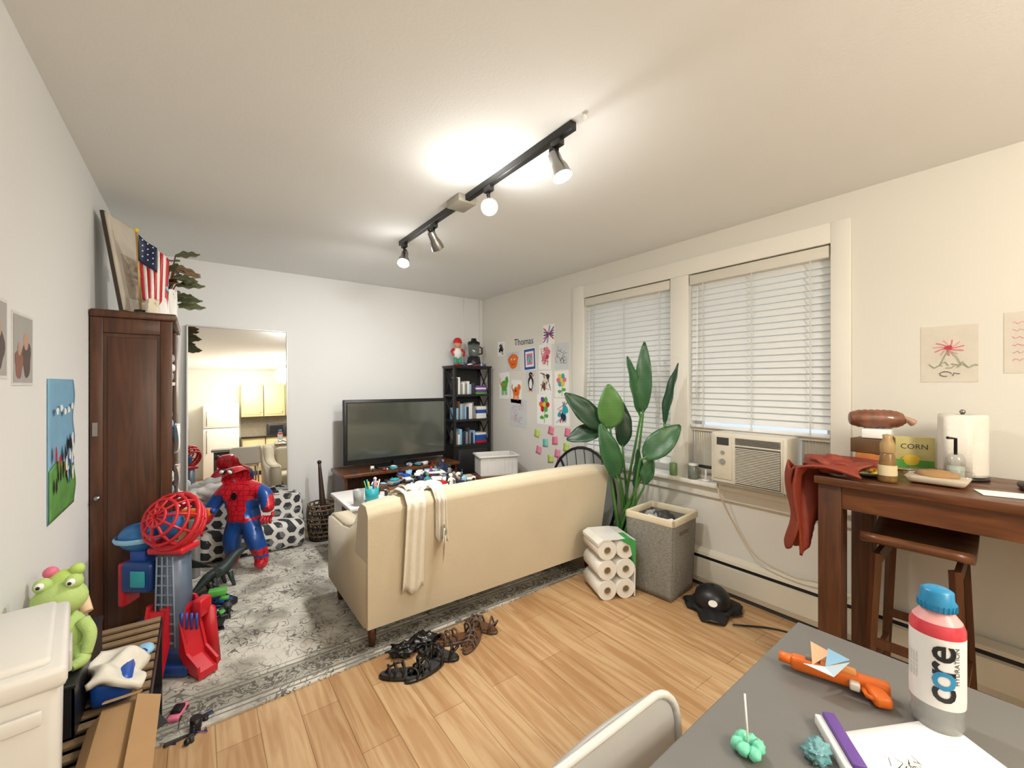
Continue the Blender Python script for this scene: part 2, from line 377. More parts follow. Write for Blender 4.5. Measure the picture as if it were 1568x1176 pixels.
for y,d,on in heads:
    d=V(d).normalized(); piv=V((1.26,y,2.45))
    b.bb(1.245,1.275,y-.03,y+.03,2.505,2.54,TR,.003)
    b.cyl((1.26,y,2.51),piv,.008,TR,seg=8); b.sph(piv,.014,TR,8)
    c=piv+V((0,0,-.015)); a=c-d*.045; e=c+d*.07
    b.tube([a-d*.01,a,c,c+d*.025,e],[.018,.026,.028,.038,.044],MET,18,cap=False); b.cyl(a-d*.035,a-d*.01,.012,TR,r1=.019,seg=12)
    b.tube([(1.26,y+.02,2.5),piv+V((.03,.03,0)),a-d*.03],.004,BLACK,6)
    b.cyl(e-d*.012,e-d*.006,.038,BULB if on else DEAD,seg=18)
    if on: lights.append((e+d*.02,d))
tr=b.done()
DOME=mat('#FFEFD6',.4,emit=3.0,var=0,name='fill_dome_glass')
for x,y,en,col in ((.9,-1.9,62,(1,.90,.76)),(1.5,-1.05,66,(1,.92,.80))):  # unseen dome fixtures added behind the camera as warm general fill
    b=B('fill_dome_light'); b.cyl((x,y,2.57),(x,y,2.545),.17,WHITE,seg=32)
    b.lathe([(.15,0),(.145,-.03),(.11,-.065),(.06,-.08),(.001,-.085)],DOME,c=(x,y,2.545)); o=b.done()
    lamp('dome_fill','POINT',(x,y,2.22),en,col,.16,parent=o)
for i,(p,d) in enumerate(lights):
    lamp('track_lamp','POINT',p,(3,13,3.5)[i],(1,.98,.94),.05,parent=tr)
    aim=((.1,.2,-1),(.0,.7,-1),(.0,.9,-1))[i]
    lamp('track_spot','SPOT',p,(50,90,95)[i],(1,.98,.95),.05,rot=V(aim).to_track_quat('-Z','Y').to_euler(),parent=tr,spot_size=math.radians(172),spot_blend=1.0)
w=bpy.data.worlds.new('world'); scene.world=w; w.use_nodes=True
w.node_tree.nodes['Background'].inputs[0].default_value=(.80,.88,.95,1); w.node_tree.nodes['Background'].inputs[1].default_value=1.2

# ------------------------------------------------------------------ rug
b=B('area_rug',frame(1.02,3.33,0,2)); rm=mat_rug(1.42,1.07)
b.box((0,0,.006),(2.84,2.14,.012),rm,.002,smooth=False); b.done()
Z=.013
# ------------------------------------------------------------------ sofa
CR=mat('#D3C6AB',.9,var=.05,scale=3,bump=.25,bscale=260,name='cream_upholstery',sheen=.15)
b=B('sofa')
def backf(u,v):
    x=.735+1.83*u; e=abs(u-.5)*2
    prof=[(0,2.285,.14),(.9,2.205,.80),(1.0,2.235,.845),(1.1,2.31,.845),(1.2,2.37,.80),(2,2.50,.42)]
    t=v*2
    for i in range(len(prof)-1):
        if prof[i][0]<=t<=prof[i+1][0]+1e-6:
            k=(t-prof[i][0])/(prof[i+1][0]-prof[i][0]); y=prof[i][1]+k*(prof[i+1][1]-prof[i][1]); z=prof[i][2]+k*(prof[i+1][2]-prof[i][2])
    hz=max(0,(z-.14)/.7)
    return (x+(x-1.65)*.03*hz,y-.012*math.sin(math.pi*u)*hz,z+.012*math.sin(math.pi*u)*hz-.02*(e**8)*hz)
b.surf(backf,40,60,CR)
for sx in (0,1):
    pts=[backf(sx,j/60) for j in range(61)]
    b.add(pts+[(pts[0][0],2.5,.14)],[list(range(62))],CR)
side=[(2.29,.13),(3.08,.13),(3.10,.20),(3.10,.55),(3.07,.585),(3.0,.595),(2.75,.60),(2.60,.625),(2.50,.68),(2.42,.77),(2.36,.82),(2.26,.82),(2.215,.78)]
for x0,x1 in ((.72,.86),(2.44,2.58)): b.prism(side,x0,x1,CR,bev=.018)
b.bb(.80,2.5,2.32,3.06,.13,.32,CR,.02)
for x0,x1 in ((.87,1.645),(1.655,2.43)): b.bb(x0,x1,2.46,3.09,.32,.47,CR,.04,seg=3)
for x0,x1 in ((.87,1.645),(1.655,2.43)): b.box(((x0+x1)/2,2.48,.62),(x1-x0,.14,.34),CR,.05,rot=(8,0,0),seg=3)
for x in (.78,2.5):
    for y in (2.36,3.0): b.cyl((x,y,.135),(x,y-.01,Z),.028,DWOOD,r1=.018,seg=12)
b.done()
CL=mat('#E6DFCF',.95,var=.04,bump=.3,bscale=120)
b=B('throw_blanket')
def thr(x0,w,zb,sl,seed):
    zz=lambda k:.81-(.81-zb)*k
    yb=lambda z:2.204-(z-.80)*.121-.012
    def f(u,v):
        L=[(2.40,.83),(2.37,.85),(2.33,.872),(2.28,.875),(2.225,.866),(2.188,.81),(yb(zz(.33)),zz(.33)),(yb(zz(.66)),zz(.66)),(yb(zz(1)),zz(1))]
        t=v*(len(L)-1); i=min(int(t),len(L)-2); k=t-i
        y=L[i][0]+(L[i+1][0]-L[i][0])*k; z=L[i][1]+(L[i+1][1]-L[i][1])*k
        ww=w*(1-.2*math.sin(v*2.4)); x=x0+(u-.5)*ww+sl*v
        y-=.012+.010*math.sin(u*15+seed+v*3)
        z+= (.006*math.sin(u*14+seed) if .2<v<.6 else 0)+ (v>.95)*.02*math.sin(u*9+seed)
        return (x,y,z)
    b.surf(f,26,40,CL,thick=.004)
thr(.955,.15,.30,.02,0); thr(1.08,.085,.57,.06,2)
b.surf(lambda u,v:(.93+.22*u,2.24+.12*v-.02*math.sin(u*7),.876+.010*math.sin(u*20+v*3)+.012*math.sin(v*3.14)),24,10,CL,thick=.005)
b.done()
BAGM=mat('#101012',.3,coat=.3)
b=B('black_plastic_bag')
for i,(x,y,r) in enumerate(((.90,2.19,.07),(1.02,2.20,.075))):
    b.sph((x,y,r*.4),(r,r*.7,r*.45),BAGM,28,ns=.7,nf=9,seed=i)
b.done()
def sandal(x,y,deg,m,tilt=0,wm=None):
    b=B('sandal',frame(x,y,.0,deg)@Matrix.Rotation(math.radians(tilt),4,'X'))
    L=.12; out=[(.04*math.cos(a)*(1-.12*math.sin(a+1)),L*math.sin(a)) for a in [k*.314 for k in range(20)]]
    b.prism(out,.0,.018,m,axis='z',bev=.003); b.prism([(p[0]*.9,p[1]*.94) for p in out],.018,.024,wm or BROWN,axis='z')
    for yy,hh in ((.07,.04),(.04,.05),(-.0,.055),(-.075,.075)):
        w=.036
        b.tube([(w*math.cos(t),yy+.01*math.sin(t*2),.015+hh*math.sin(t)) for t in [k*math.pi/8 for k in range(9)]],.006,m,6)
    b.tube([(0,.09,.02),(0,.07,.05),(0,.03,.068),(0,-.0,.072)],.005,m,6); b.tube([(.036,-.075,.02),(.03,-.1,.06),(0,-.115,.075),(-.03,-.1,.06),(-.036,-.075,.02)],.006,m,6)
    b.done()
BS=mat('#1B1A1B',.35); TS=mat('#5C4C44',.6,var=.15)
sandal(.83,2.03,60,BS,wm=DGREY); sandal(.93,1.99,100,BS,wm=DGREY); sandal(1.04,2.06,40,BS,wm=DGREY)
sandal(1.18,2.13,75,TS); sandal(1.25,2.06,130,TS); sandal(1.37,2.15,20,TS)

# ------------------------------------------------------------------ TV + stand
b=B('television')
b.bb(1.155,2.288,4.33,4.385,.66,1.31,BLACK,.008); b.bb(1.18,2.263,4.322,4.331,.70,1.285,mat('#0B0C0C',.45,var=0))
SCR=newmat('tv_glass'); SCR[2].inputs['Base Color'].default_value=lin('#4A4E46'); SCR[2].inputs['Roughness'].default_value=.12; SCR[2].inputs['Specular IOR Level'].default_value=1.0; SCR[2].inputs['Coat Weight'].default_value=.8; SCR[2].inputs['Coat Roughness'].default_value=.06
b.bb(1.19,2.253,4.319,4.323,.71,1.275,SCR[0]); b.bb(1.66,1.78,4.33,4.38,.62,.67,BLACK); b.box((1.72,4.36,.612),(.5,.22,.016),BLACK,.006)
b.done()
b=B('tv_stand')
b.bb(1.1,2.36,4.14,4.6,.57,.603,DWOODY,.004); b.bb(1.13,2.33,4.18,4.56,.22,.245,DWOODY); b.bb(1.13,2.33,4.18,4.56,.08,.11,DWOODY)
for x in (1.12,1.70,2.31): b.bb(x,x+.03,4.17,4.57,.0,.57,DWOOD)
b.bb(1.13,2.33,4.55,4.57,.1,.57,DWOOD)
b.bb(1.2,1.55,4.25,4.5,.245,.33,BLACK,.005); b.bb(1.8,2.1,4.25,4.5,.245,.36,DGREY,.01)
b.done()
# ------------------------------------------------------------------ toy piles
MUT=[WHITE,GREY,DGREY,NAVY,BLUE,WHITE,BLACK,TEAL,RED,PAPER,BROWN,LBLUE,DGREY,BLACK,mat('#B9A98C',.6),mat('#5E7F86',.5)]
PAL=[RED,BLUE,TEAL,GREEN,YEL,ORG,WHITE,BLACK,LBLUE,PINK,NAVY,GREY,PURP,DGREY,WHITE,BLACK]
def pile(name,cx,cy,z0,rx,ry,n,s,seed,pal=PAL,h=.0,ang=0):
    R=random.Random(seed); b=B(name,frame(cx,cy,0,ang))
    for i in range(n):
        a=R.uniform(0,6.283); q=math.sqrt(R.random()); x=rx*q*math.cos(a); y=ry*q*math.sin(a); k=s*R.uniform(.5,1.3); z=z0+h*(1-q)*R.random()
        m=R.choice(pal); ty=R.randrange(7)
        if ty==0: b.box((x,y,z+k*.3),(k*1.6,k,k*.6),m,k*.08,rot=(0,0,R.uniform(0,180)))
        elif ty==1:
            r=R.uniform(0,180); M0=b.M; b.M=M0@frame(x,y,z,r)
            b.box((0,0,k*.35),(k*1.8,k*.8,k*.35),m,k*.1); b.box((0,0,k*.62),(k*.9,k*.7,k*.3),R.choice(pal),k*.08)
            for sx in (-.55,.55):
                for sy in (-.42,.42): b.cyl((k*sx,k*sy-.003,k*.2),(k*sx,k*sy+.003,k*.2),k*.2,BLACK,seg=10)
            b.M=M0
        elif ty==2: b.sph((x,y,z+k*.45),k*.45,m,12)
        elif ty==3: b.cyl((x,y,z),(x,y,z+k*.9),k*.35,m,seg=14)
        elif ty==4:
            b.cyl((x-.15*k,y,z),(x-.1*k,y,z+k*.6),k*.1,m,seg=8); b.cyl((x+.15*k,y,z),(x+.1*k,y,z+k*.6),k*.1,m,seg=8); b.sph((x,y,z+k*.85),(k*.25,k*.18,k*.35),R.choice(pal),10); b.sph((x,y,z+k*1.32),k*.2,m,10)
            b.tube([(x-.22*k,y,z+k),(x-.45*k,y-.1*k,z+.7*k)],k*.08,m,6); b.tube([(x+.22*k,y,z+k),(x+.45*k,y-.1*k,z+.75*k)],k*.08,m,6)
        elif ty==5:
            t=R.uniform(0,6.28); b.tube([(x+k*.6*math.cos(t+j*2.094),y+k*.6*math.sin(t+j*2.094),z+k*.12) for j in range(3)],k*.12,m,6,closed=True)
        else: b.box((x,y,z+k*.08),(k*2,k*1.4,k*.12),m,0,rot=(R.uniform(-4,4),R.uniform(-4,4),R.uniform(0,180)))
    return b.done()
b=B('coffee_table')
b.bb(.92,2.2,3.28,3.86,.50,.53,WHITE,.006)
for x in (.97,2.15):
    for y in (3.33,3.81): b.bb(x-.025,x+.025,y-.025,y+.025,Z,.5,WHITE)
b.bb(.97,2.15,3.33,3.81,.18,.2,WHITE); b.done()
pile('coffee_table_toys',1.66,3.60,.53,.48,.21,100,.07,4,h=.17,pal=MUT)
pile('game_cartridges_and_toys',1.7,4.20,.604,.5,.04,22,.04,9,pal=MUT)
pile('corner_toy_heap',2.62,3.33,Z,.25,.18,36,.09,14,h=.45,pal=MUT)
b=B('clothes_heap')
for i,(x,y,z,r,m) in enumerate(((1.55,4.0,.16,.12,NAVY),(1.78,4.0,.2,.13,mat('#7C2A2C',.8)),(2.0,4.0,.2,.13,DGREY),(2.2,3.98,.15,.12,BLUE),(1.9,3.98,.42,.12,WHITE),(2.1,4.0,.40,.12,BLACK),(2.05,3.98,.56,.08,NAVY))):
    b.sph((x,y,z),(r*1.1,r*.7,r),m,22,ns=.5,nf=7,seed=i)
b.done()
b=B('pencil_cup')
b.lathe([(.001,0),(.05,0),(.055,.11),(.05,.11),(.046,.01),(.001,.01)],TEAL,c=(1.12,3.38,.531)); 
for i in range(7): b.cyl((1.12+.02*math.cos(i),3.38+.02*math.sin(i),.545),(1.12+.06*math.cos(i),3.38+.05*math.sin(i),.70),.005,PAL[i],seg=6)
b.done()
b=B('drinking_cup'); b.lathe([(.001,0),(.035,0),(.042,.12),(.039,.12),(.033,.01)],mat('#9FA39E',.4),c=(1.0,3.33,.531)); b.done()
b=B('storage_crate')
CRM=mat('#E2E0DC',.5); b.bb(2.35,2.85,3.62,3.95,Z,.50,DWOODY,.01)
for z in (.12,.25,.38): b.bb(2.345,2.855,3.615,3.955,z,z+.012,DGREY)
b.done()
b=B('white_storage_bin',frame(2.6,3.78,.501,-18))
for c,d in (((0,-.13,.11),(.40,.008,.2)),((0,.13,.11),(.40,.008,.2)),((-.2,0,.11),(.008,.26,.2)),((.2,0,.11),(.008,.26,.2))): b.box(c,d,CRM)
b.box((0,0,.008),(.40,.26,.012),CRM)
for c,d in (((0,-.142,.205),(.44,.03,.018)),((0,.142,.205),(.44,.03,.018)),((-.21,0,.205),(.03,.3,.018)),((.21,0,.205),(.03,.3,.018))): b.box(c,d,CRM,.005)
for i in range(9): b.box((-.18+.045*i,-.135,.11),(.006,.006,.17),CRM)
b.done()
b=B('woven_basket'); BK=mat('#7A664B',.8,var=.25,scale=40)
c0=V((.95,4.28,0))
for lev in range(9):
    z=.02+lev*.04; r=.11+.025*math.sin(lev/8*2.4); b.tube([(c0.x+r*math.cos(a*.3927),c0.y+r*math.sin(a*.3927),z) for a in range(16)],.008,BK if lev%3 else BLACK,6,closed=True)
for k in range(16):
    a=k*.3927
    for s_ in (-1,1): b.tube([(c0.x+(.11+.025*math.sin(l/8*2.4))*math.cos(a+s_*l*.1),c0.y+(.11+.025*math.sin(l/8*2.4))*math.sin(a+s_*l*.1),.02+l*.04) for l in range(9)],.005,BLACK if s_>0 else BK,5)
b.cyl((c0.x,c0.y,.014),(c0.x,c0.y,.02),.10,BK,seg=20); b.done()
b=B('baseball_bat'); b.curve([(.97,4.25,.06),(.95,4.28,.35),(.93,4.32,.72)],[.032,.028,.013],mat('#3A2A22',.4),seg=12); b.sph((.93,4.32,.725),.02,BLACK,10); b.done()

# ------------------------------------------------------------------ mirror
b=B('leaning_mirror',Matrix.Translation((.315,4.56,.0))@Matrix.Rotation(math.radians(-2.8),4,'X'))
MI=newmat('mirror_silver'); MI[2].inputs['Metallic'].default_value=1; MI[2].inputs['Roughness'].default_value=.01; MI[2].inputs['Base Color'].default_value=(.9,.91,.9,1)
ALU=mat('#D6D6D4',.45,.3,var=.02)
for c,d in (((-.388,0,1.0),(.012,.03,1.98)),((.388,0,1.0),(.012,.03,1.98)),((0,0,.02),(.79,.03,.012)),((0,0,1.984),(.79,.03,.012))): b.box(c,d,ALU,.002)
b.box((0,.004,1.0),(.77,.01,1.965),MI[0]); b.box((0,.0125,1.0),(.76,.004,1.95),BROWN); b.done()

# ------------------------------------------------------------------ bookshelf in corner
SH=mat('#1D1C1D',.4)
b=B('black_bookshelf')
x0,x1,y0,y1=2.41,2.93,4.37,4.64
for x in (x0,x1-.03):
    for y in (y0,y1-.03): b.bb(x,x+.03,y,y+.03,0,1.68,SH,.002)
zs=[.08,.72,1.02,1.32,1.655]
for z in zs: b.bb(x0,x1,y0,y1,z,z+.025,SH,.002)
b.bb(x0-.01,x1+.01,y0-.01,y1+.01,1.67,1.69,SH,.003)
b.bb(x0+.03,x1-.03,y0+.005,y0+.02,.105,.72,SH); b.bb(x0+.06,x1-.06,y0-.002,y0+.006,.14,.69,mat('#252426',.35),.003); b.sph((x0+.1,y0-.012,.45),.012,MET,8)
b.bb(x0+.005,x0+.02,y0+.03,y1-.03,.105,.72,SH)
for a,c in ((.745,1.02),(1.045,1.32),(1.345,1.655)):
    for x in (x0+.01,x1-.02):
        b.tube([(x,y0+.03,a),(x,y1-.03,c)],.008,SH,6); b.tube([(x,y1-.03,a),(x,y0+.03,c)],.008,SH,6)
b.bb(x0+.03,x1-.03,y1-.012,y1-.005,.745,1.655,mat('#2A2A2E',.6))
b.done()
R=random.Random(5)
for z in (1.346,1.046,.746):
    b=B('shelf_books'); x=x0+.05
    while x<x1-.22:
        w=R.uniform(.015,.035); h=R.uniform(.12,.22); b.bb(x,x+w-.002,y0+.04,y0+.2,z,z+h,R.choice([WHITE,LBLUE,NAVY,GREY,BROWN,PAPER,DGREY]),.001); x+=w
    zz=z
    for k in range(4): 
        h=R.uniform(.02,.045); b.bb(x+.01,x1-.05,y0+.03,y0+.2,zz,zz+h-.001,R.choice([WHITE,PURP,BLUE,PAPER,GREEN,RED]),.001); zz+=h
    b.done()
b=B('blender_appliance'); c=(2.76,4.5,1.692)
b.lathe([(.001,0),(.085,0),(.09,.03),(.075,.11),(.06,.12),(.001,.12)],BLACK,c=c); b.lathe([(.05,.12),(.062,.14),(.075,.27),(.07,.27),(.001,.27)],mat('#6E7672',.2,.3),c=c); b.lathe([(.077,.27),(.075,.3),(.04,.31),(.03,.345),(.001,.345)],BLACK,c=c)
b.tube([(c[0]+.07,c[1],c[2]+.25),(c[0]+.12,c[1],c[2]+.23),(c[0]+.12,c[1],c[2]+.16),(c[0]+.065,c[1],c[2]+.15)],.01,BLACK); b.done()
b=B('toy_figure'); c=V((2.53,4.5,1.692))
GR=mat('#3FA58A',.5)
for dx in (-.03,.03): b.cyl(c+V((dx,0,0)),c+V((dx,0,.1)),.022,GR); b.sph(c+V((dx,-.02,.012)),(.025,.035,.014),RED,10)
b.sph(c+V((0,0,.15)),(.055,.04,.07),WHITE,14); b.sph(c+V((0,0,.265)),(.05,.045,.055),mat('#D89A78',.6),14); b.lathe([(.056,.275),(.05,.31),(.03,.335),(.001,.34)],RED,c=c)
for s_ in (-1,1): b.curve([c+V((s_*.05,0,.2)),c+V((s_*.085,-.01,.17)),c+V((s_*.07,-.03,.12))],[.018,.015,.012],RED); b.sph(c+V((s_*.018,-.043,.275)),.006,BLACK,6)
b.done()
pile('shelf_trinkets',2.68,4.41,1.692,.2,.02,14,.035,31,pal=[WHITE,RED,GREY,BLUE,PINK])
b=B('wall_cable'); b.tube([(2.72,4.676,2.56),(2.72,4.676,1.7)],.004,WHITE,6); b.tube([(2.95,4.676,2.56),(2.95,4.676,1.7)],.006,WALL_L,6); b.done()

# ------------------------------------------------------------------ drawings
PALD=[RED,BLUE,ORG,GREEN,YEL,PINK,PURP,TEAL,BLACK]
def arc(cx,cy,rx,ry,a0,a1,n=14): return [(cx+rx*math.cos(a0+(a1-a0)*i/n),cy+ry*math.sin(a0+(a1-a0)*i/n)) for i in range(n+1)]
def drawing(M,w,h,kind,seed,bg=PAPER,cols=None,name='childs_drawing',tilt=0):
    R=random.Random(seed); cols=cols or PALD; b=B(name,M@Matrix.Rotation(math.radians(tilt),4,'Z')); 
    b.add([(-w/2,-h/2,0),(w/2,-h/2,0),(w/2,h/2,0),(-w/2,h/2,0),(-w/2,-h/2,-.0015),(w/2,-h/2,-.0015),(w/2,h/2,-.0015),(-w/2,h/2,-.0015)],[[0,1,2,3],[4,7,6,5],[0,4,5,1],[1,5,6,2],[2,6,7,3],[3,7,4,0]],bg)
    z=.0006
    def blob(x,y,rx,ry,m,ns=.06):
        nonlocal z; b.disc((x,y,z),rx,ry,m,ns=ns,seed=R.random()*6,seg=22); z+=.0002
    def st(p,wd,m):
        nonlocal z; b.stroke(p,wd,m,z); z+=.0002
    if kind=='scribble':
        for i in range(7):
            st([(R.uniform(-.42,.42)*w,R.uniform(-.42,.42)*h) for _ in range(4)],.008,R.choice(cols))
        for i in range(3): blob(R.uniform(-.25,.25)*w,R.uniform(-.25,.25)*h,w*R.uniform(.1,.22),h*R.uniform(.08,.18),R.choice(cols),.12)
    elif kind=='face':
        m=cols[0]; blob(0,0,w*.38,h*.4,m); blob(-w*.12,h*.1,w*.06,h*.05,WHITE); blob(w*.12,h*.1,w*.06,h*.05,WHITE); blob(-w*.12,h*.1,w*.02,h*.02,BLACK); blob(w*.12,h*.1,w*.02,h*.02,BLACK); st(arc(0,-h*.08,w*.16,h*.1,3.3,6.1),.005,BLACK)
        for i in range(7): st([(w*.36*math.cos(.4+i*.4),h*.36*math.sin(.4+i*.4)),(w*.46*math.cos(.4+i*.4),h*.47*math.sin(.4+i*.4))],.006,cols[-1])
    elif kind=='photo':
        W_,H_=w*.46,h*.46; b.add([(-W_,-H_,z),(W_,-H_,z),(W_,H_,z),(-W_,H_,z)],[[0,1,2,3]],cols[2]); z+=.0002
        blob(w*.15,-h*.12,w*.22,h*.26,cols[1],.1); blob(w*.12,h*.12,w*.12,h*.12,cols[0],.04); blob(-w*.22,-h*.2,w*.18,h*.2,cols[3],.1); blob(-w*.2,0,w*.08,h*.09,cols[0],.04)
    elif kind=='bird':
        blob(0,-h*.08,w*.28,h*.32,BLACK); blob(0,-h*.12,w*.16,h*.22,WHITE); blob(0,h*.28,w*.2,h*.14,BLACK); blob(w*.18,h*.27,w*.14,h*.05,ORG); blob(-w*.02,h*.31,w*.03,h*.02,WHITE); blob(-w*.1,-h*.42,w*.1,h*.03,ORG); blob(w*.12,-h*.42,w*.1,h*.03,ORG)
    elif kind=='flower':
        cx,cy=0,h*.15; st([(0,-h*.45),(w*.03,-h*.1),(0,h*.1)],.008,GREEN)
        for i in range(6): blob(cx+w*.22*math.cos(i*1.047),cy+h*.17*math.sin(i*1.047),w*.13,h*.1,cols[i%len(cols)])
        blob(cx,cy,w*.1,h*.08,YEL); blob(w*.15,-h*.22,w*.14,h*.06,GREEN); blob(-w*.15,-h*.28,w*.14,h*.06,GREEN)
    elif kind=='blossom':
        for i in range(11):
            a=i*.571; st([(0,.03),(.025*math.cos(a),.03+.02*math.sin(a)),(.055*math.cos(a+.2),.03+.04*math.sin(a+.2))],.006,cols[i%2])
        blob(0,.03,.014,.012,cols[2],.1)
        for i in range(8): x=-.07+.02*i; st([(x,-.05-.02*(i%2)),(x+.02,-.07+.015*(i%3)),(x+.03,-.06)],.004,cols[3])
        st([(0,.02),(-.02,-.03),(-.03,-.06)],.003,cols[3]); st([(0,.02),(.03,-.02),(.045,-.06)],.003,cols[3]); st(arc(-.01,-.1,.02,.012,0,5),.003,DGREY); st([(.015,-.11),(.02,-.095),(.04,-.1)],.003,DGREY)
    elif kind=='border':
        for k,m in ((.92,cols[0]),(.7,WHITE),(.5,cols[1])):
            x,y=w*k/2,h*k/2; b.add([(-x,-y,z),(x,-y,z),(x,y,z),(-x,y,z)],[[0,1,2,3]],m); z+=.0002
        blob(0,0,w*.16,h*.16,cols[2]); st([(-w*.2,-h*.2),(0,h*.1),(w*.2,-h*.15)],.006,WHITE)
    elif kind=='cross':
        for i in range(5): st([(-w*.45,(-.4+.18*i)*h),(w*.45,(.35-.15*i)*h)],.014,cols[i%len(cols)])
        st([(-w*.1,-h*.45),(w*.1,h*.45)],.012,cols[0])
    elif kind=='animal':
        m=cols[0]; blob(0,0,w*.32,h*.2,m); blob(w*.26,h*.2,w*.16,h*.14,m); 
        for x in (-.2,-.08,.08,.2): st([(x*w,-h*.1),(x*w*1.2,-h*.36)],.018,cols[0])
        st([(-w*.28,0),(-w*.42,h*.15),(-w*.4,h*.3)],.012,cols[1%len(cols)]); blob(-.05*w,.04*h,w*.1,h*.06,cols[1%len(cols)]); blob(w*.3,h*.23,w*.02,h*.015,BLACK)
    elif kind=='sketch':
        for i in range(12):
            x,y=R.uniform(-.3,.3)*w,R.uniform(-.32,.32)*h; st(arc(x,y,w*R.uniform(.06,.16),h*R.uniform(.05,.14),R.random()*3,R.random()*3+3.5),.0035,R.choice(cols))
    elif kind=='lines':
        for i in range(6): 
            y=h*(.32-.12*i); st([(-w*.35+w*.7*j/16,y+h*.02*math.sin(j*2.1+i)) for j in range(17)],.0025,cols[0])
    return b.done()
PALEP=mat('#D9808C',.8); BEIGE=mat('#E5DCC6',.8); PGREY=mat('#D3D7DA',.8)
D=[(4.25,1.90,.15,.18,'scribble',[BLACK]),(3.37,2.0,.18,.21,'cross',[BLUE,RED,NAVY]),(4.0,1.74,.25,.22,'face',[ORG,RED]),(3.69,1.75,.21,.25,'border',[BLUE,PINK,TEAL]),
(3.43,1.76,.2,.27,'scribble',[RED,PINK,ORG]),(3.17,1.76,.21,.27,'sketch',[DGREY,BLACK]),(4.18,1.45,.21,.32,'animal',[GREEN,ORG]),(3.94,1.38,.2,.27,'animal',[ORG,BROWN]),(3.67,1.5,.17,.25,'bird',[BLACK]),
(3.42,1.49,.21,.25,'scribble',[BROWN,BLACK,BEIGE]),(3.17,1.47,.21,.27,'flower',[PINK,TEAL,YEL]),(3.90,1.13,.32,.32,'sketch',[PALEP,PINK]),(3.44,1.2,.24,.33,'flower',[RED,GREEN,PURP,ORG]),(3.17,1.18,.22,.28,'scribble',[RED,NAVY,TEAL])]
for i,(y,z,w_,h_,k,c) in enumerate(D): drawing(RW(y,z),w_,h_,k,i*7+1,cols=c,tilt=((i*37)%7-3),bg=[PAPER,PAPER,PGREY][i%3])
R=random.Random(8)
STK=[mat('#F08FB0',.7),mat('#EE7FA0',.7),mat('#7FD0C8',.7),mat('#C6DC6A',.7)]
for y,z in ((3.56,.93),(3.53,.75),(3.33,.98),(3.27,.88),(3.23,.75),(3.1,.83),(3.08,.98),(3.34,.68),(3.2,.66),(3.42,.84)):
    b=B('sticky_note',RW(y,z)@Matrix.Rotation(R.uniform(-.2,.2),4,'Z')); m=R.choice(STK); b.surf(lambda u,v:((u-.5)*.08,(v-.5)*.08,.0008+.008*(1-v)**2),2,4,m,thick=.0006); b.done()
b=B('name_lettering',RW(3.8,1.955)); b.text('Thomas',.11,NAVY,fn=lambda x,y:(x,y,.0005)); b.done()
RPAP=mat('#D9D2C5',.8)
drawing(RW(.385,1.62),.2,.28,'blossom',77,cols=[mat('#D77E86',.8),mat('#DDA6A6',.8),mat('#C4404C',.8),mat('#93A27F',.8)],bg=RPAP)
drawing(RW(.12,1.66),.17,.28,'lines',78,cols=[PALEP],bg=RPAP)
b=B('wall_poster',LW(2.49,1.215)); w_,h_=.4,.55
b.surf(lambda u,v:((u-.5)*w_,(v-.5)*h_,.001+.006*math.sin(v*9)**2*u),10,24,mat('#7FB0D0',.6,var=.12,scale=8),thick=.001)
b.surf(lambda u,v:((u-.5)*w_*.98,-h_*.5+.004+v*h_*.36+.02*math.sin(u*5)*v,.0045+.006*math.sin((v*.36)*9)**2*u),10,12,mat('#63A04E',.6,var=.25,scale=18),thick=.0005)
R=random.Random(3)
for i in range(20): b.disc((R.uniform(-.16,.16),R.uniform(-.14,.02),.0125+.0001*i),.014,.03,R.choice([WHITE,WHITE,RED,BLACK,BLUE]),ns=.12,seed=i)
for i in range(5): b.disc((-.12+.06*i,.15+.01*math.sin(i*2),.0125),.02,.014,WHITE,ns=.1,seed=i)
b.done()
for y,z,k in ((1.78,1.60,1),(2.02,1.58,2)):
    drawing(LW(y,z),.2,.23,'photo',k,cols=[mat('#C09A86',.6),mat('#5A4A46',.6),mat('#A9A7A3',.5),mat('#8A5C50',.6)],bg=mat('#DAD9D6',.5),name='family_photo')

# ------------------------------------------------------------------ tall cabinet
b=B('tall_cabinet')
x0,x1,y0,y1=-.445,-.115,3.05,3.85
b.bb(x0,x1,y0,y0+.025,.06,1.82,DWOOD); b.bb(x0,x1,y1-.025,y1,.06,1.82,DWOOD); b.bb(x0,x0+.02,y0,y1,.06,1.82,DWOOD)
b.bb(x0,x1+.02,y0-.025,y1+.02,1.82,1.86,DWOOD,.008); b.bb(x0,x1+.01,y0-.012,y1+.01,0,.08,DWOOD,.004)
for a,c in ((x0,x0+.05),(x1-.05,x1)): b.bb(a,c,y0-.014,y0,.08,1.82,DWOOD,.003)
for a,c in ((1.74,1.82),(.08,.17)): b.bb(x0+.05,x1-.05,y0-.014,y0,a,c,DWOOD,.003)
b.bb(x0+.065,x1-.065,y0-.006,y0,.19,1.72,DWOOD,.003)
b.sph((x0+.03,y0-.03,.88),.014,MET,10); b.bb(x0+.01,x0+.03,y0-.018,y0-.012,1.2,1.27,MET)
for z in (.4,.78,1.12,1.46): b.bb(x0+.02,x1,y0+.025,y1-.025,z,z+.02,DWOOD)
b.bb(x1-.02,x1+.004,y0+.44,y1-.01,.1,1.8,DWOOD,.003)
b.done()
R=random.Random(12)
for z in (.80,1.14,1.48):
    b=B('folded_linens')
    for k in range(3): b.box((-.24,y0+.15+.12*(k%2),z+.035+.055*k),(.24,.2,.05),R.choice([WHITE,GREY,PAPER,LBLUE]),.015,rot=(0,0,R.uniform(-8,8)))
    b.done()
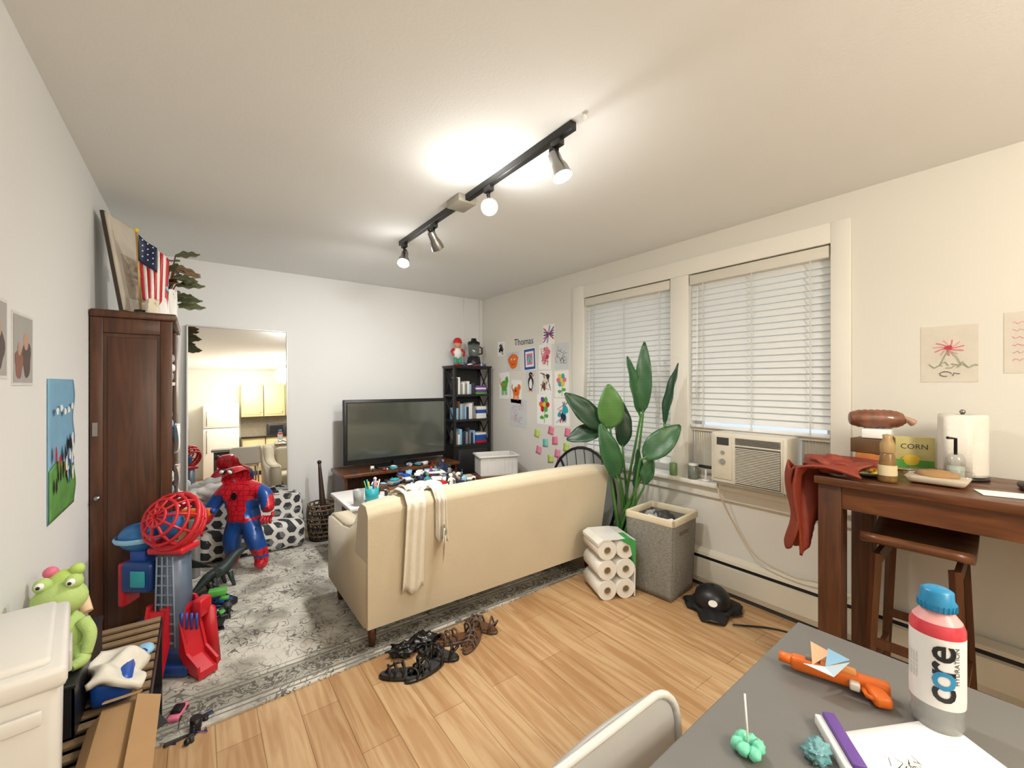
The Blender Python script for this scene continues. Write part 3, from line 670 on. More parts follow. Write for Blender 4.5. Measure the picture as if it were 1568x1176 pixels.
for z,hh in ((1.21,.14),(.97,.1)):
    b=B('hanging_towel'); b.surf(lambda u,v:(-.100+.012*math.sin(u*11+v*2),3.12+.2*u,z+.02-hh*v*(1+.2*math.sin(u*5))),12,8,[PAPER,mat('#C9B7B0',.9)][int(z<1)],thick=.004); b.done()
TZ=1.861
b=B('framed_painting',Matrix.Translation((-.285,3.27,TZ+.003))@Matrix.Rotation(math.radians(-18),4,'Z')@Matrix.Rotation(math.radians(-9),4,'Y'))
PF=mat('#3F352B',.5)
b.box((-.004,0,.28),(.016,.30,.55),PF); b.box((.007,0,.28),(.008,.285,.535),mat('#DDD3C3',.8,var=.15,scale=8)); b.box((.0125,.02,.22),(.002,.17,.25),mat('#C8B7A2',.8,var=.3,scale=20)); 
b.done()
b=B('american_flag',frame(-.25,3.10,TZ,10))
b.cyl((0,.02,0),(-.02,0,.45),.005,mat('#C9A45A',.4)); b.sph((-.02,0,.455),.012,YEL,8); b.lathe([(.001,0),(.03,0),(.028,.02),(.001,.02)],BLACK,c=(0,.02,0))
for i in range(9):
    def fl(u,v,i=i):
        xx=.004+(i+v)*.0145; zz=.42-.34*u
        return (xx*(1-.15*u)-.015+.015*u,-.01+.02*math.sin(xx*45+u*3),zz-xx*.75)
    b.surf(fl,12,2,RED if i%2==0 else WHITE,thick=.001)
b.surf(lambda u,v:(-.012+.075*v,-.018+.02*math.sin(v*4+u),.43-.14*u-.08*v*.75),6,6,NAVY,thick=.002)
for i in range(12): b.sph((.002+.022*(i%3),-.032,.40-.03*(i//3)-.016*(i%3)),.004,WHITE,6)
b.done()
def leafpts(b,base,tip,width,nrm,m,fold=.25,droop=.0,thick=.002,n=14,pw=.8):
    base=V(base);tip=V(tip);L=tip-base;nv=V(nrm).normalized(); side=L.cross(nv).normalized(); nv=side.cross(L).normalized()
    def f(u,v):
        w=width*.5*max(.02,math.sin(math.pi*min(1,u**pw*.97+.015)))**.75; q=(v-.5)*2
        c=base+L*u+nv*droop*L.length*4*u*(1-u)
        return c+side*q*w+nv*abs(q)*w*fold+nv*.006*math.sin(u*17+q*4)*abs(q)
    b.surf(f,n,6,m,thick=thick)
b=B('artificial_plant'); c=V((-.16,3.38,TZ)); R=random.Random(6); LD=mat_leaf('#4A5238','#6E7350'); LD2=mat('#7A6048',.6)
b.lathe([(.001,0),(.05,0),(.065,.1),(.058,.1),(.001,.09)],WHITE,c=c)
for i in range(34):
    a=R.uniform(0,6.28); l=R.uniform(.11,.17); z=R.uniform(.06,.42); p=c+V((.05*math.cos(a),.05*math.sin(a),z)); q=p+V((math.cos(a)*l,math.sin(a)*l,R.uniform(-.06,.03)))
    if q.x<-.26: continue
    b.curve([c+V((0,0,.08)),(c+p)/2+V((0,0,.05)),p],.004,BROWN,seg=5,n=4); leafpts(b,p,q,.07,(math.cos(a)*.2,-.75,.75),LD if i%3 else LD2,fold=.15)
b.done()
b=B('gift_bags')
def sack(x,y,w,h,m,d=.05,rot=0):
    b.M=frame(x,y,TZ,rot)
    b.surf(lambda u,v:(w*.5*math.cos(u*6.283)*(1-.35*v**2)+.008*math.sin(u*25)*v,d*.5*math.sin(u*6.283)*(1-.5*v)+.006*math.sin(u*18)*v,h*v+.012*math.sin(u*19)*v),28,8,m)
sack(-.175,3.13,.09,.12,PAPER,rot=10); sack(-.20,3.06,.06,.07,BEIGE,d=.035)
sack(-.12,3.16,.05,.15,WHITE); b.M=frame(-.17,3.13,TZ+.20); b.surf(lambda u,v:(-.035+.07*u,.01*math.sin(v*7+u*4)-.0,-.05+.10*v+.02*math.sin(u*4)),10,10,mat('#8CC7D6',.6),thick=.003); b.cyl((0,.012,-.2),(0,.006,0),.004,WHITE,seg=6)
b.done()

# ------------------------------------------------------------------ inflatable superhero
FM=frame(.30,4.0,0,-36.7)
me=bpy.data.meshes.new('s'); J=[(0,0,.37,.10),(0,-.01,.48,.10),(0,-.01,.59,.115),(-.03,-.01,.665,.05),(-.075,-.02,.76,.088),(-.085,-.02,.81,.075),
 (-.13,-.02,.62,.07),(-.21,-.04,.53,.06),(-.25,-.08,.43,.055),(-.27,-.1,.37,.05),
 (.11,-.01,.63,.07),(.19,-.03,.60,.062),(.225,-.06,.52,.052),(.245,-.10,.47,.05),
 (-.05,-.03,.33,.085),(-.06,-.07,.22,.075),(-.06,-.03,.10,.055),(-.07,-.08,.055,.05),
 (.07,-.04,.34,.085),(.15,-.13,.29,.075),(.19,-.10,.17,.06),(.20,-.09,.085,.05),(.20,-.15,.055,.05)]
E=[(0,1),(1,2),(2,3),(3,4),(4,5),(2,6),(6,7),(7,8),(8,9),(2,10),(10,11),(11,12),(12,13),(0,14),(14,15),(15,16),(16,17),(0,18),(18,19),(19,20),(20,21),(21,22)]
me.from_pydata([j[:3] for j in J],E,[]); so=bpy.data.objects.new('s',me); bpy.context.collection.objects.link(so)
sk=so.modifiers.new('k','SKIN'); sk.use_smooth_shade=True
for i,j in enumerate(J): me.skin_vertices[0].data[i].radius=(j[3],j[3])
me.skin_vertices[0].data[0].use_root=True
ss=so.modifiers.new('u','SUBSURF'); ss.levels=3; ss.render_levels=3
bpy.context.view_layer.update()
em=so.evaluated_get(bpy.context.evaluated_depsgraph_get()).to_mesh()
vs=[v.co.copy() for v in em.vertices]; fr=[];fb=[]
WEB=mat_web(); SBL=mat('#1D4C96',.28,var=.1)
for p in em.polygons:
    c=p.center; red=True
    if c.z<.40 and c.z>.13: red=False
    if c.z<.2 and c.z>.15 and c.x>.1: red=True
    if abs(c.x)>.12 and .45<c.z<.60 and c.x<0: red=False
    if .155<c.x<.24 and c.z>.50: red=False
    if .42<c.z<.56 and abs(c.x)>.07 and abs(c.x)<.13: red=False
    if c.x<-.2 and c.z<.45: red=True
    (fr if red else fb).append(list(p.vertices))
b=B('inflatable_superhero',FM); b.add(vs,fr,WEB,True); b.add(vs,fb,SBL,True)
for s_ in (-1,1):
    b.sph((-.078+s_*.032,-.092,.785),(.028,.02,.021),BLACK,12,rot=(0,s_*25,0)); b.sph((-.078+s_*.032,-.101,.785),(.021,.015,.015),WHITE,12,rot=(0,s_*25,0))
b.disc((0,0,0),.022,.03,BLACK,M=Matrix.Translation((0,-.126,.60))@Matrix.Rotation(math.radians(90),4,'X'))
for i,(dx,dz) in enumerate(((-.28,.34),(.25,.44))):
    for k in range(4): b.tube([(dx+(-.03+.018*k),-.105,dz+.005),(dx+(-.04+.025*k),-.13,dz-.02),(dx+(-.04+.024*k),-.13,dz-.045)],.010,WEB,8)
    b.tube([(dx+.035,-.1,dz+.03),(dx+.05,-.13,dz+.01)],.011,WEB,8)
b.done(); bpy.data.objects.remove(so)
b=B('kids_foam_chair',frame(.40,4.35,0,-4)); PD=mat_dots()
b.surf(lambda u,v:(.40*math.copysign(abs(math.cos(u*6.283))**.45,math.cos(u*6.283))*(1-.05*v**4),.07+.085*math.copysign(abs(math.sin(u*6.283))**.6,math.sin(u*6.283)),.014+.46*v-.05*(abs(math.cos(u*6.283))**5)*v),40,12,PD)
b.box((0,.07,.43),(.73,.12,.06),PD,.028,seg=4); b.box((0,-.08,.135),(.78,.22,.24),PD,.06,seg=4); b.done()
b=B('fleece_blanket'); 
for i,(x,y,z,r) in enumerate(((.10,4.40,.555,.11),(.2,4.41,.54,.09),(.0,4.4,.54,.09))): b.sph((x,y,z),(r*1.2,r*.7,r*.6),mat('#CFCBC7',.95,bump=.3),24,ns=.35,seed=i)
b.done()
b=B('shopping_bags')
for i,(x,y,z,r) in enumerate(((-.13,4.23,.52,.10),(-.26,4.2,.48,.12),(-.32,4.35,.46,.12))): b.sph((x,y,z),(r*.8,r*.7,r*1.1),[WHITE,GREY,PAPER][i],24,ns=.5,nf=8,seed=i+4)
b.bb(-.42,-.07,4.1,4.5,.0,.40,mat('#B98E5E',.8),.005); b.done()
b=B('toy_blaster',frame(-.02,3.98,.44,-30)); b.box((0,0,.06),(.24,.05,.06),ORG,.012); b.box((-.06,0,.0),(.05,.04,.1),ORG,.01,rot=(0,15,0)); b.cyl((.11,0,.07),(.15,0,.07),.018,BLUE); b.box((0,0,-.205),(.06,.06,.44),GREY,.01); b.done()

# ------------------------------------------------------------------ spider playset tower
TM=frame(-.12,2.78,0,-36.7); b=B('toy_playset_tower',TM)
GY=mat('#5E6C80',.4); GL=mat('#8795A6',.4); DB=mat('#1C4488',.35)
b.prism([(-.035,.14),(.095,.14),(.08,.62),(-.015,.62)],-.055,.055,GY,axis='y',bev=.006)
for k in range(9):
    z=.18+.048*k; b.box((.031,-.058,z),(.10-.003*k,.008,.008),GL)
for j in range(4): b.cyl((-.02+.034*j,-.06,.16),(-.008+.026*j,-.06,.61),.004,GL,seg=6)
b.box((.031,-.06,.33),(.05,.012,.05),RED,.006)
b.box((-.12,0,.50),(.16,.12,.16),DB,.025); b.box((-.20,0,.46),(.035,.1,.22),RED,.012); b.box((-.10,-.065,.50),(.07,.01,.08),TEAL,.004)
b.sph((-.14,0,.69),(.10,.08,.07),mat('#2A6FB0',.35),20); b.lathe([(.102,0),(.108,.012),(.102,.024)],LBLUE,c=(-.14,0,.68)); b.box((-.13,0,.60),(.08,.07,.06),BLUE,.01)
hc=V((.03,0,.77))
T1=Matrix.Translation(hc)@Matrix.Rotation(math.radians(-14),4,'Y')@Matrix.Rotation(math.radians(62),4,'X')
ring=lambda r,z,k=24:[T1@V((r*math.cos(a*6.283/k),r*1.05*math.sin(a*6.283/k),z)) for a in range(k)]
for r,z,q in ((.130,0,.014),(.118,.05,.008),(.088,.085,.008),(.045,.105,.007),(.12,-.04,.009),(.10,-.08,.011)): b.tube(ring(r,z),q,RED,7,closed=True)
for k in range(10):
    a=k*.6283; b.tube([T1@V((r*math.cos(a),r*1.05*math.sin(a),z)) for r,z in ((.10,-.08),(.12,-.04),(.130,0),(.118,.05),(.088,.085),(.045,.105),(.01,.112))],.0065,RED,6)
b.box((.03,.0,.635),(.18,.13,.035),RED,.012); b.sph((.0,.02,.74),(.06,.06,.07),mat('#2A6FB0',.35),14)
# red slides / base
def slide(x,y,rot,L,m):
    M0=b.M; b.M=M0@frame(x,y,0,rot)
    pr=[(-.0,.34),(.03,.34),(.05,.26),(L*.55,.10),(L,.055),(L,.02),(L*.45,.04),(.02,.16),(-.0,.26)]
    b.prism(pr,-.045,.045,m,axis='y'); 
    for s_ in (-1,1): b.prism([(p[0],p[1]+.03) for p in pr],s_*.045-.006,s_*.045+.006,m,axis='y')
    b.M=M0
slide(.06,.02,-22,.20,RED); slide(.0,-.04,-80,.16,RED)
b.prism([(.05,.0),(.22,.0),(.19,.30),(.13,.32),(.08,.20)],.05,.08,RED,axis='y',bev=.006)
b.box((.04,.01,.045),(.22,.17,.055),DB,.012); b.box((-.07,-.02,.17),(.09,.11,.24),DB,.015); b.box((.15,.03,.32),(.05,.08,.09),RED,.01)
for k in range(4): b.cyl((.10+.025*k,-.04,.24),(.10+.025*k,-.04,.32),.006,BLUE)
b.done()
pile('scattered_floor_toys',.06,3.28,Z,.12,.22,30,.06,21,h=.18,pal=[BLACK,DGREY,BLUE,GREEN,NAVY,BLACK,DGREY])
b=B('toy_dragon',frame(.12,3.66,Z,30)); DG=mat('#2C3B38',.5,var=.2)
b.curve([(-.18,0,.03),(-.08,0,.1),(.03,0,.13),(.12,0,.2),(.18,0,.22)],[.01,.035,.045,.03,.02],DG)
for x,y in ((-.05,.05),(-.05,-.05),(.06,.05),(.06,-.05)): b.curve([(x,y*.6,.1),(x,y,.06),(x+.02,y,.0)],[.02,.016,.012],DG)
for s_ in (-1,1): b.surf(lambda u,v:(.0-.12*u+.02*v,s_*(.02+.12*u),.14+.10*u-.08*v*u),6,4,DG,thick=.003)
b.done()

# ------------------------------------------------------------------ left bench with toys
SL=mat('#8A7152',.6,var=.2,scale=20)
b=B('slatted_bench'); x0,x1,y0,y1=-.44,-.125,1.0,2.42
for x in (x0,x1-.03): b.bb(x,x+.03,y0,y1,.40,.44,BLACK)
for y in (y0,1.7,y1-.03):
    b.bb(x0,x1,y,y+.03,.40,.43,BLACK)
    for x in (x0,x1-.03): b.bb(x,x+.03,y,y+.03,0,.40,BLACK)
b.bb(x0,x1,y0,y1,.395,.40,BLACK)
y=y0+.01
while y<y1-.03: b.bb(x0+.004,x1-.004,y,y+.032,.44,.452,SL,.002); y+=.062
b.bb(x0,x1,y0,y1,.14,.155,BLACK); b.done()
b=B('white_storage_tote',frame(-.325,1.40,.453,9)); PW=mat('#DFDDD8',.45,var=.02)
b.box((0,0,.21),(.15,.36,.41),PW,.018,taper=.93); b.box((0,0,.425),(.17,.38,.045),PW,.012); b.box((0,0,.452),(.125,.33,.022),PW,.010); b.box((.085,0,.39),(.010,.10,.05),mat('#C9C7C2',.4),.004)
b.box((0,-.19,.36),(.1,.01,.03),PW,.004); b.done()
b=B('cardboard_box'); CB=mat('#A9855C',.85,var=.06)
b.bb(-.225,-.14,1.35,1.70,.453,.52,CB,.003); b.box((-.235,1.52,.50),(.05,.34,.004),CB,rot=(0,-50,0)); b.box((-.118,1.52,.525),(.06,.34,.004),CB,rot=(0,25,0)); b.box((-.18,1.715,.53),(.085,.05,.004),CB,rot=(-25,0,0)); b.done()
b=B('black_toy_crate'); b.bb(-.435,-.285,1.72,2.16,.453,.46,BLACK)
for a in (-.435,-.289): b.bb(a,a+.006,1.72,2.16,.453,.61,BLACK)
for a in (1.72,2.154): b.bb(-.435,-.283,a,a+.006,.453,.61,BLACK)
b.bb(-.429,-.289,1.726,2.154,.46,.6,DGREY); b.bb(-.44,-.28,1.715,2.165,.598,.612,BLACK,.003); b.done()
b=B('plush_frog',frame(-.335,1.88,.613,-10)@Matrix.Scale(.86,4)); LGm=mat('#B4CF7C',.7,bump=.2); 
b.sph((0,0,.09),(.07,.06,.09),LGm,18); b.sph((.0,-.02,.23),(.075,.065,.06),LGm,18)
for s_ in (-1,1):
    b.sph((s_*.04,-.03,.29),.026,LGm,12); b.sph((s_*.04,-.052,.295),.013,WHITE,10); b.sph((s_*.04,-.063,.295),.006,BLACK,8)
    b.curve([(s_*.06,-.02,.14),(s_*.09,-.05,.1),(s_*.085,-.07,.04)],[.022,.02,.018],LGm); b.curve([(s_*.04,-.03,.04),(s_*.08,-.08,.03),(s_*.06,-.11,.022)],[.03,.022,.015],LGm)
b.done()
b=B('plush_toy',frame(-.36,2.06,.613,-10)); PK=mat('#E7C9A6',.8)
b.sph((0,0,.08),(.05,.05,.08),PK,16); b.sph((0,-.01,.18),.048,LIME,16); b.sph((-.033,-.01,.225),.02,PINK,10); b.sph((.033,-.01,.225),.02,LIME,10)
for s_ in (-1,1): b.curve([(s_*.04,0,.13),(s_*.065,-.03,.08)],[.018,.016],PK); b.curve([(s_*.03,-.03,.025),(s_*.045,-.07,.02)],[.022,.018],PK); b.sph((s_*.018,-.055,.19),.006,BLACK,8)
b.done()
b=B('teal_plush'); b.sph((-.33,1.755,.65),(.035,.03,.035),TEAL,16,ns=.2); b.sph((-.325,1.745,.69),.022,WHITE,12); b.done()
b=B('folded_shirt'); b.surf(lambda u,v:(-.275+.13*u+.01*math.sin(v*8),1.80+.2*v,.555+.02*math.sin(u*7)*math.sin(v*6)-.06*u**3),16,16,mat('#E4DFD2',.9,var=.1,scale=30),thick=.02); b.bb(-.27,-.17,1.82,1.97,.453,.535,BLUE,.02); b.sph((-.20,2.03,.485),(.05,.04,.03),BLUE,14,ns=.4); b.sph((-.16,2.10,.47),(.03,.04,.017),LBLUE,12); b.done()
pile('lower_shelf_toys',-.27,2.05,.157,.10,.3,26,.07,45,pal=[BLUE,BLACK,NAVY,PURP,WHITE,DGREY])
pile('floor_shoes_and_toys',-.02,2.28,0,.07,.14,14,.05,46,pal=[BLACK,PURP,NAVY,PINK,DGREY])

# ------------------------------------------------------------------ plant
PM=frame(2.72,2.16,0,-36.7)
b=B('bird_of_paradise_plant',PM)
b.lathe([(.001,0),(.10,0),(.135,.3),(.125,.3),(.12,.27),(.001,.27)],mat('#2B2B2D',.5)); b.lathe([(.001,.265),(.122,.272)],mat('#2A1C12',.9))
L1=mat_leaf('#35652F','#66904F'); L2=mat_leaf('#1D4429','#3A6B3E'); L3=mat_leaf('#14301F','#274C30'); STM=mat('#4A7F3A',.45)
Lf=[((.111,-.13,1.252),(.118,-.15,1.79),.125,L2,(-.35,-1,0)),((.085,-.12,1.24),(-.02,-.16,1.68),.105,L2,(.45,-1,0)),((.215,-.3,1.18),(.318,-.3,1.62),.08,L3,(-.9,-.5,0)),
((.065,-.3,.93),(.33,-.3,1.17),.18,L2,(-.25,-1,.35)),((-.135,-.13,1.13),(-.168,-.2,1.47),.205,L1,(0,-1,.15)),((-.20,-.13,1.13),(-.49,-.15,1.40),.17,L3,(-.2,-1,.5)),
((-.20,-.10,1.12),(-.47,-.12,1.04),.15,L3,(0,-1,.6)),((-.01,0,.97),(-.02,.02,1.34),.15,L3,(.2,-1,0)),((-.09,-.16,.76),(-.23,-.18,1.17),.16,L2,(.1,-1,.1)),((.045,-.14,.68),(.06,-.16,.98),.11,L2,(.6,-1,0)),((.10,-.2,.72),(.16,-.2,.93),.10,L2,(-.5,-1,0))]
for i,(a,t_,w_,m,n_) in enumerate(Lf):
    a=V(a);t_=V(t_); leafpts(b,a,t_,w_,n_,m,fold=.22,droop=.04)
    s0=V((.05*math.cos(i*1.7),.05*math.sin(i*1.7),.26)); L=t_-a
    b.curve([s0,s0*.6+a*.4+V((0,.0,.04)),a-L.normalized()*.04,a,a+L*.5],[.014,.011,.008,.007,.003],STM,seg=7)
b.done()
b=B('laundry_hamper',frame(2.69,1.80,0,6)); GW=mat_basket()
s2=.155; t2=.175; h=.55
for sx,sy in ((1,0),(-1,0),(0,1),(0,-1)):
    def f(u,v,sx=sx,sy=sy):
        r=s2+(t2-s2)*v; q=(u-.5)*2; bulge=.012*math.sin(v*3.1)*math.cos(q*1.5)
        x,y=(sx*(r+bulge),q*r) if sx else (q*r,sy*(r+bulge)); return (x,y,.005+v*h)
    b.surf(f,10,14,GW,thick=.008)
b.box((0,0,.008),(.3,.3,.01),GW)
RM=mat('#D8CDB2',.9)
for sx,sy in ((1,0),(-1,0),(0,1),(0,-1)):
    c=(sx*t2,sy*t2,h-.015); d=(.02,.37,.05) if sx else (.37,.02,.05); b.box(c,d,RM,.007)
b.box((-.03,-.18,.45),(.12,.008,.02),mat('#6B5A48',.8)); b.done()
b=B('laundry_clothes',frame(2.69,1.80,0,6)); 
for i,(x,y,z,r) in enumerate(((-.07,.05,.46,.09),(.06,.03,.47,.10),(0,-.07,.45,.09),(.03,.08,.49,.07))): b.sph((x,y,z),(r,r*.8,r*.6),[WHITE,DGREY,PAPER,GREY][i],24,ns=.5,nf=9,seed=i)
b.done()
b=B('paper_towel_pack',frame(2.345,2.0,0,-24)); PT=mat('#E4E1DA',.8); PLS=mat('#E9E8E3',.25,coat=.5); GP=mat('#3E9A54',.3,coat=.5)
for r_ in range(3):
    for c_ in range(2):
        x=-.068+.136*c_; z=.068+.136*r_
        b.cyl((x,-.13,z),(x,.13,z),.067,PT,seg=28); b.tube([(x,-.131,z),(x,-.1315,z)],[.024,.024],mat('#6E6458',.9),18)
        b.tube([(x+.023*math.cos(a*.5236),-.133,z+.023*math.sin(a*.5236)) for a in range(12)],.003,mat('#B79B76',.8),5,closed=True)
b.prism([(.137,.01),(.14,.2),(.137,.40),(.06,.412),(-.10,.412),(-.139,.39),(-.139,.37),(-.1,.406),(.05,.407),(.132,.39),(.132,.01)],-.134,.134,PLS,axis='y')
b.box((.142,0,.2),(.004,.2,.22),GP,.001); b.sph((.145,-.02,.24),(.003,.05,.06),YEL,12); b.sph((.145,.03,.14),(.003,.04,.05),WHITE,12)
b.prism([(.139,.20),(.1,.36),(.02,.41),(.10,.413),(.141,.39)],-.138,-.02,GP,axis='y'); b.done()
b=B('baseball_cap',frame(2.68,1.42,0,-60)); 
b.lathe([(.105,0),(.11,.03),(.098,.075),(.065,.105),(.03,.118),(.001,.12)],BLACK,c=(0,0,.045)); b.sph((0,0,.168),.01,BLACK,8)
b.surf(lambda u,v:((u-.5)*.2*(1-.35*v),-.09-.11*v+.10*(2*u-1)**2*(.3),.055-.03*v-.03*(2*u-1)**2),12,8,BLACK,thick=.004)
b.disc((0,0,0),.026,.02,WHITE,M=Matrix.Translation((0,-.110,.095))@Matrix.Rotation(math.radians(75),4,'X'))
b.sph((0,.02,.025),(.16,.13,.03),mat('#141416',.7),24,ns=.35,nf=7)
b.done()
b=B('saucer_chair'); c=V((2.79,2.70,.46)); ax=V((0,1,0)); up=V((.10,0,.995)).normalized(); nr=ax.cross(up)
ring=[c+ax*.40*math.cos(t*.19635)+up*.43*math.sin(t*.19635) for t in range(32)]
b.tube(ring,.013,BLACK,8,closed=True)
GF=mat('#B9BCBC',.9,var=.1)
b.surf(lambda u,v:c+(ax*.395*math.cos(v*6.283)+up*.425*math.sin(v*6.283))*u+nr*.06*(1-u*u)*1,8,32,GF)
for k in range(-3,4):
    yk=k*.11; hh=.42*math.sqrt(1-(yk/.42)**2); b.tube([c+ax*yk+up*(hh*(i/5-1))*1.0+nr*(.064*(1-((yk/.42)**2+(i/5-1)**2*(hh/.42)**2))) for i in range(11)],.006,DGREY,5)
for s_ in (-1,1): b.tube([c+ax*.3*s_+up*.3,(2.72,2.68-.25*s_,.013)],.01,BLACK,8); 
b.done()

# ------------------------------------------------------------------ AC + sill items + cords
b=B('window_air_conditioner'); AC=mat('#D9D3C3',.5,var=.02); ACD=mat('#8F8B80',.6)
b.bb(2.85,3.16,1.05,1.52,.79,1.14,AC,.012); b.bb(2.842,2.852,1.07,1.50,.805,1.13,AC,.006)
b.bb(2.8385,2.843,1.08,1.35,.815,1.06,mat('#5F5C55',.7))
for k in range(22): b.box((2.836,1.215,.825+.0105*k),(.008,.27,.0045),AC)
for k in range(5): b.box((2.839,1.215,1.075+.009*k),(.008,.27,.003),DGREY)
b.bb(2.836,2.843,1.37,1.49,.83,1.12,mat('#CFC8B6',.5),.003); b.bb(2.834,2.84,1.39,1.47,1.06,1.11,DGREY); b.cyl((2.84,1.43,.95),(2.825,1.43,.95),.018,GREY); b.cyl((2.84,1.43,1.01),(2.828,1.43,1.01),.012,GREY)
b.bb(2.838,2.85,1.06,1.51,.795,.803,ACD)
b.bb(2.93,3.1,1.05,1.52,.762,.79,AC)
for ya,yb in ((.875,1.05),(1.52,1.765)):
    n=int((yb-ya)/.018); 
    for k in range(n): b.prism([(3.045,ya+.018*k),(3.065,ya+.018*k+.009),(3.045,ya+.018*k+.018),(3.05,ya+.018*k+.018),(3.07,ya+.018*k+.009),(3.05,ya+.018*k)],.79,1.12,mat('#E2DED2',.5),axis='z')
    b.bb(3.035,3.075,ya,yb,1.12,1.14,AC); b.bb(3.035,3.075,ya,yb,.765,.79,AC)
b.done()
b=B('glass_jar'); b.lathe([(.001,0),(.035,0),(.038,.08),(.03,.09),(.03,.1),(.001,.1)],mat('#A8B0A6',.15,trans=.5),c=(2.97,1.72,.763)); b.lathe([(.033,.1),(.033,.115),(.001,.115)],WHITE,c=(2.97,1.72,.763)); b.done()
b=B('green_can'); b.lathe([(.001,0),(.026,0),(.028,.005),(.028,.09),(.024,.095),(.001,.095)],mat('#6E8B5A',.4),c=(2.965,1.88,.763)); b.done()
b=B('mallet_brush'); b.cyl((2.97,1.62,.763),(2.97,1.62,.86),.007,WHITE); b.box((2.965,1.62,.868),(.03,.1,.02),BLACK,.006); b.lathe([(.001,0),(.03,0),(.03,.012),(.001,.014)],WHITE,c=(2.97,1.62,.763)); b.done()
b=B('power_cord'); CW=mat('#C9B79C',.5)
b.curve([(2.9,1.5,.785),(2.88,1.47,.7),(2.93,1.40,.52),(2.9,1.25,.36),(2.9,1.05,.30),(2.9,.90,.315),(2.9,.80,.31)],.005,CW,seg=6)
b.done()
b=B('extension_cord'); b.curve([(2.6,1.25,.012),(2.75,1.1,.008),(2.82,.95,.008),(2.88,.85,.03),(2.905,.8,.2),(2.905,.79,.33)],.005,BLACK,seg=6); b.done()
# ------------------------------------------------------------------ counter-height table
b=B('counter_height_table'); x0,x1,y0,y1=2.33,2.95,-.75,.745; TT=1.04
for k in range(4): b.bb(x0+.155*k,x0+.155*(k+1)-.001,y0,y1,TT-.035,TT,DWOODY,.003)
b.bb(x0,x1,y0,y0+.01,TT-.036,TT-.002,DWOODY)
b.bb(x0+.03,x0+.055,y0+.05,y1-.05,TT-.14,TT-.035,DWOODY); b.bb(x1-.055,x1-.03,y0+.05,y1-.05,TT-.14,TT-.035,DWOODY); b.bb(x0+.05,x1-.05,y1-.06,y1-.035,TT-.14,TT-.035,DWOOD); b.bb(x0+.05,x1-.05,y0+.035,y0+.06,TT-.14,TT-.035,DWOOD)
for x in (x0+.055,x1-.075):
    for y in (y0+.055,y1-.055): b.box((x+.01,y,(TT-.035)/2),(.09,.09,TT-.035),DWOOD,.004)
b.done()
for k,(sx,sy,an) in enumerate(((2.58,.42,3),(2.56,-.3,-4))):
    b=B('counter_stool',frame(sx,sy,0,an))
    def seat(u,v): x=(u-.5)*.44; return (x,(v-.5)*.34,.735+.05*(abs(x)/.22)**2)
    b.surf(seat,16,6,DWOODY,thick=-.035)
    for a in (-1,1):
        for c in (-1,1): b.cyl((a*.17,c*.12,.725),(a*.20,c*.15,0),.021,DWOOD,r1=.017,seg=4,smooth=False)
    for c in (-1,1): b.bb(-.19,.19,c*.14-.01,c*.14+.01,.2,.235,DWOOD); b.bb(-.17,.17,c*.125-.01,c*.125+.01,.66,.72,DWOOD)
    for a in (-1,1): b.bb(a*.185-.01,a*.185+.01,-.14,.14,.32,.355,DWOOD)
    b.done()
b=B('rust_jacket'); JM=mat('#86331F',.55,var=.15,scale=9,bump=.3,bscale=30)
def jk(u,v):
    if v<.3: y=.56+.24*v/.3; z=TT+.022+.03*abs(math.sin(u*5+v*9))+.03*math.sin(u*3)
    else: q=(v-.3)/.7; y=.80+.035*math.sin(u*9+q*4)+.02*q; z=TT+.02-q*(.42-.22*u)-.02*(1-q)
    ww=.34*(1-.45*max(0,v-.3)); x=2.31+(u)*ww+.05*max(0,v-.4)
    y+=.02*math.sin(u*16+v*7); return (x,y,z)
b.surf(jk,34,34,JM,thick=.012)
b.surf(lambda u,v:(2.335+.13*u+.02*math.sin(v*6),.795+.05*math.sin(u*3.14)+.02*math.sin(v*7)+.035,TT+.03-.40*v-.02*math.sin(u*9)),14,22,JM,thick=.01)
b.sph((2.42,.70,TT+.05),(.09,.09,.04),JM,24,ns=.5,nf=7); b.done()
T=TT+.001
b=B('paper_towel_roll'); c=(2.80,.315,T); b.lathe([(.001,0),(.085,0),(.085,.012),(.001,.014)],BLACK,c=c); b.lathe([(.02,.016),(.079,.016),(.081,.03),(.081,.275),(.079,.29),(.02,.29),(.02,.016)],mat('#E9E4DA',.9,bump=.15),c=c,seg=36); b.cyl((c[0],c[1],T),(c[0],c[1],T+.30),.007,MET); b.sph((c[0],c[1],T+.302),.011,MET,10)
b.surf(lambda u,v:(c[0]-.081-.004*u,c[1]-.02+.09*u-.02,T+.02+.265*v),4,2,mat('#E9E4DA',.9,bump=.15),thick=.001); b.done()
b=B('snack_box'); b.M=frame(2.85,.49,T,20); b.box((0,0,.085),(.05,.15,.165),mat('#D6CB8A',.5,var=.1),.002)
b.box((-.027,0,.035),(.002,.14,.04),GREEN); b.sph((-.026,.01,.05),(.003,.04,.03),YEL,12); b.text('CORN',.035,DGREY,M=Matrix(((0,0,-1,-.0265),(-1,0,0,0),(0,1,0,.12),(0,0,0,1)))); b.done()
b=B('cereal_boxes'); b.box((2.72,.615,T+.045),(.2,.13,.09),mat('#B9702F',.6,var=.2),.004,rot=(0,0,12)); b.box((2.72,.615,T+.125),(.19,.12,.07),mat('#6B4C2C',.5,var=.3),.004,rot=(0,0,-6)); b.box((2.73,.60,T+.185),(.18,.11,.045),WHITE,.006,rot=(0,0,8)); b.done()
b=B('bread_loaf',frame(2.72,.605,T+.209,-62)); BR=mat('#8A5235',.5,var=.45,scale=22,coat=.4)
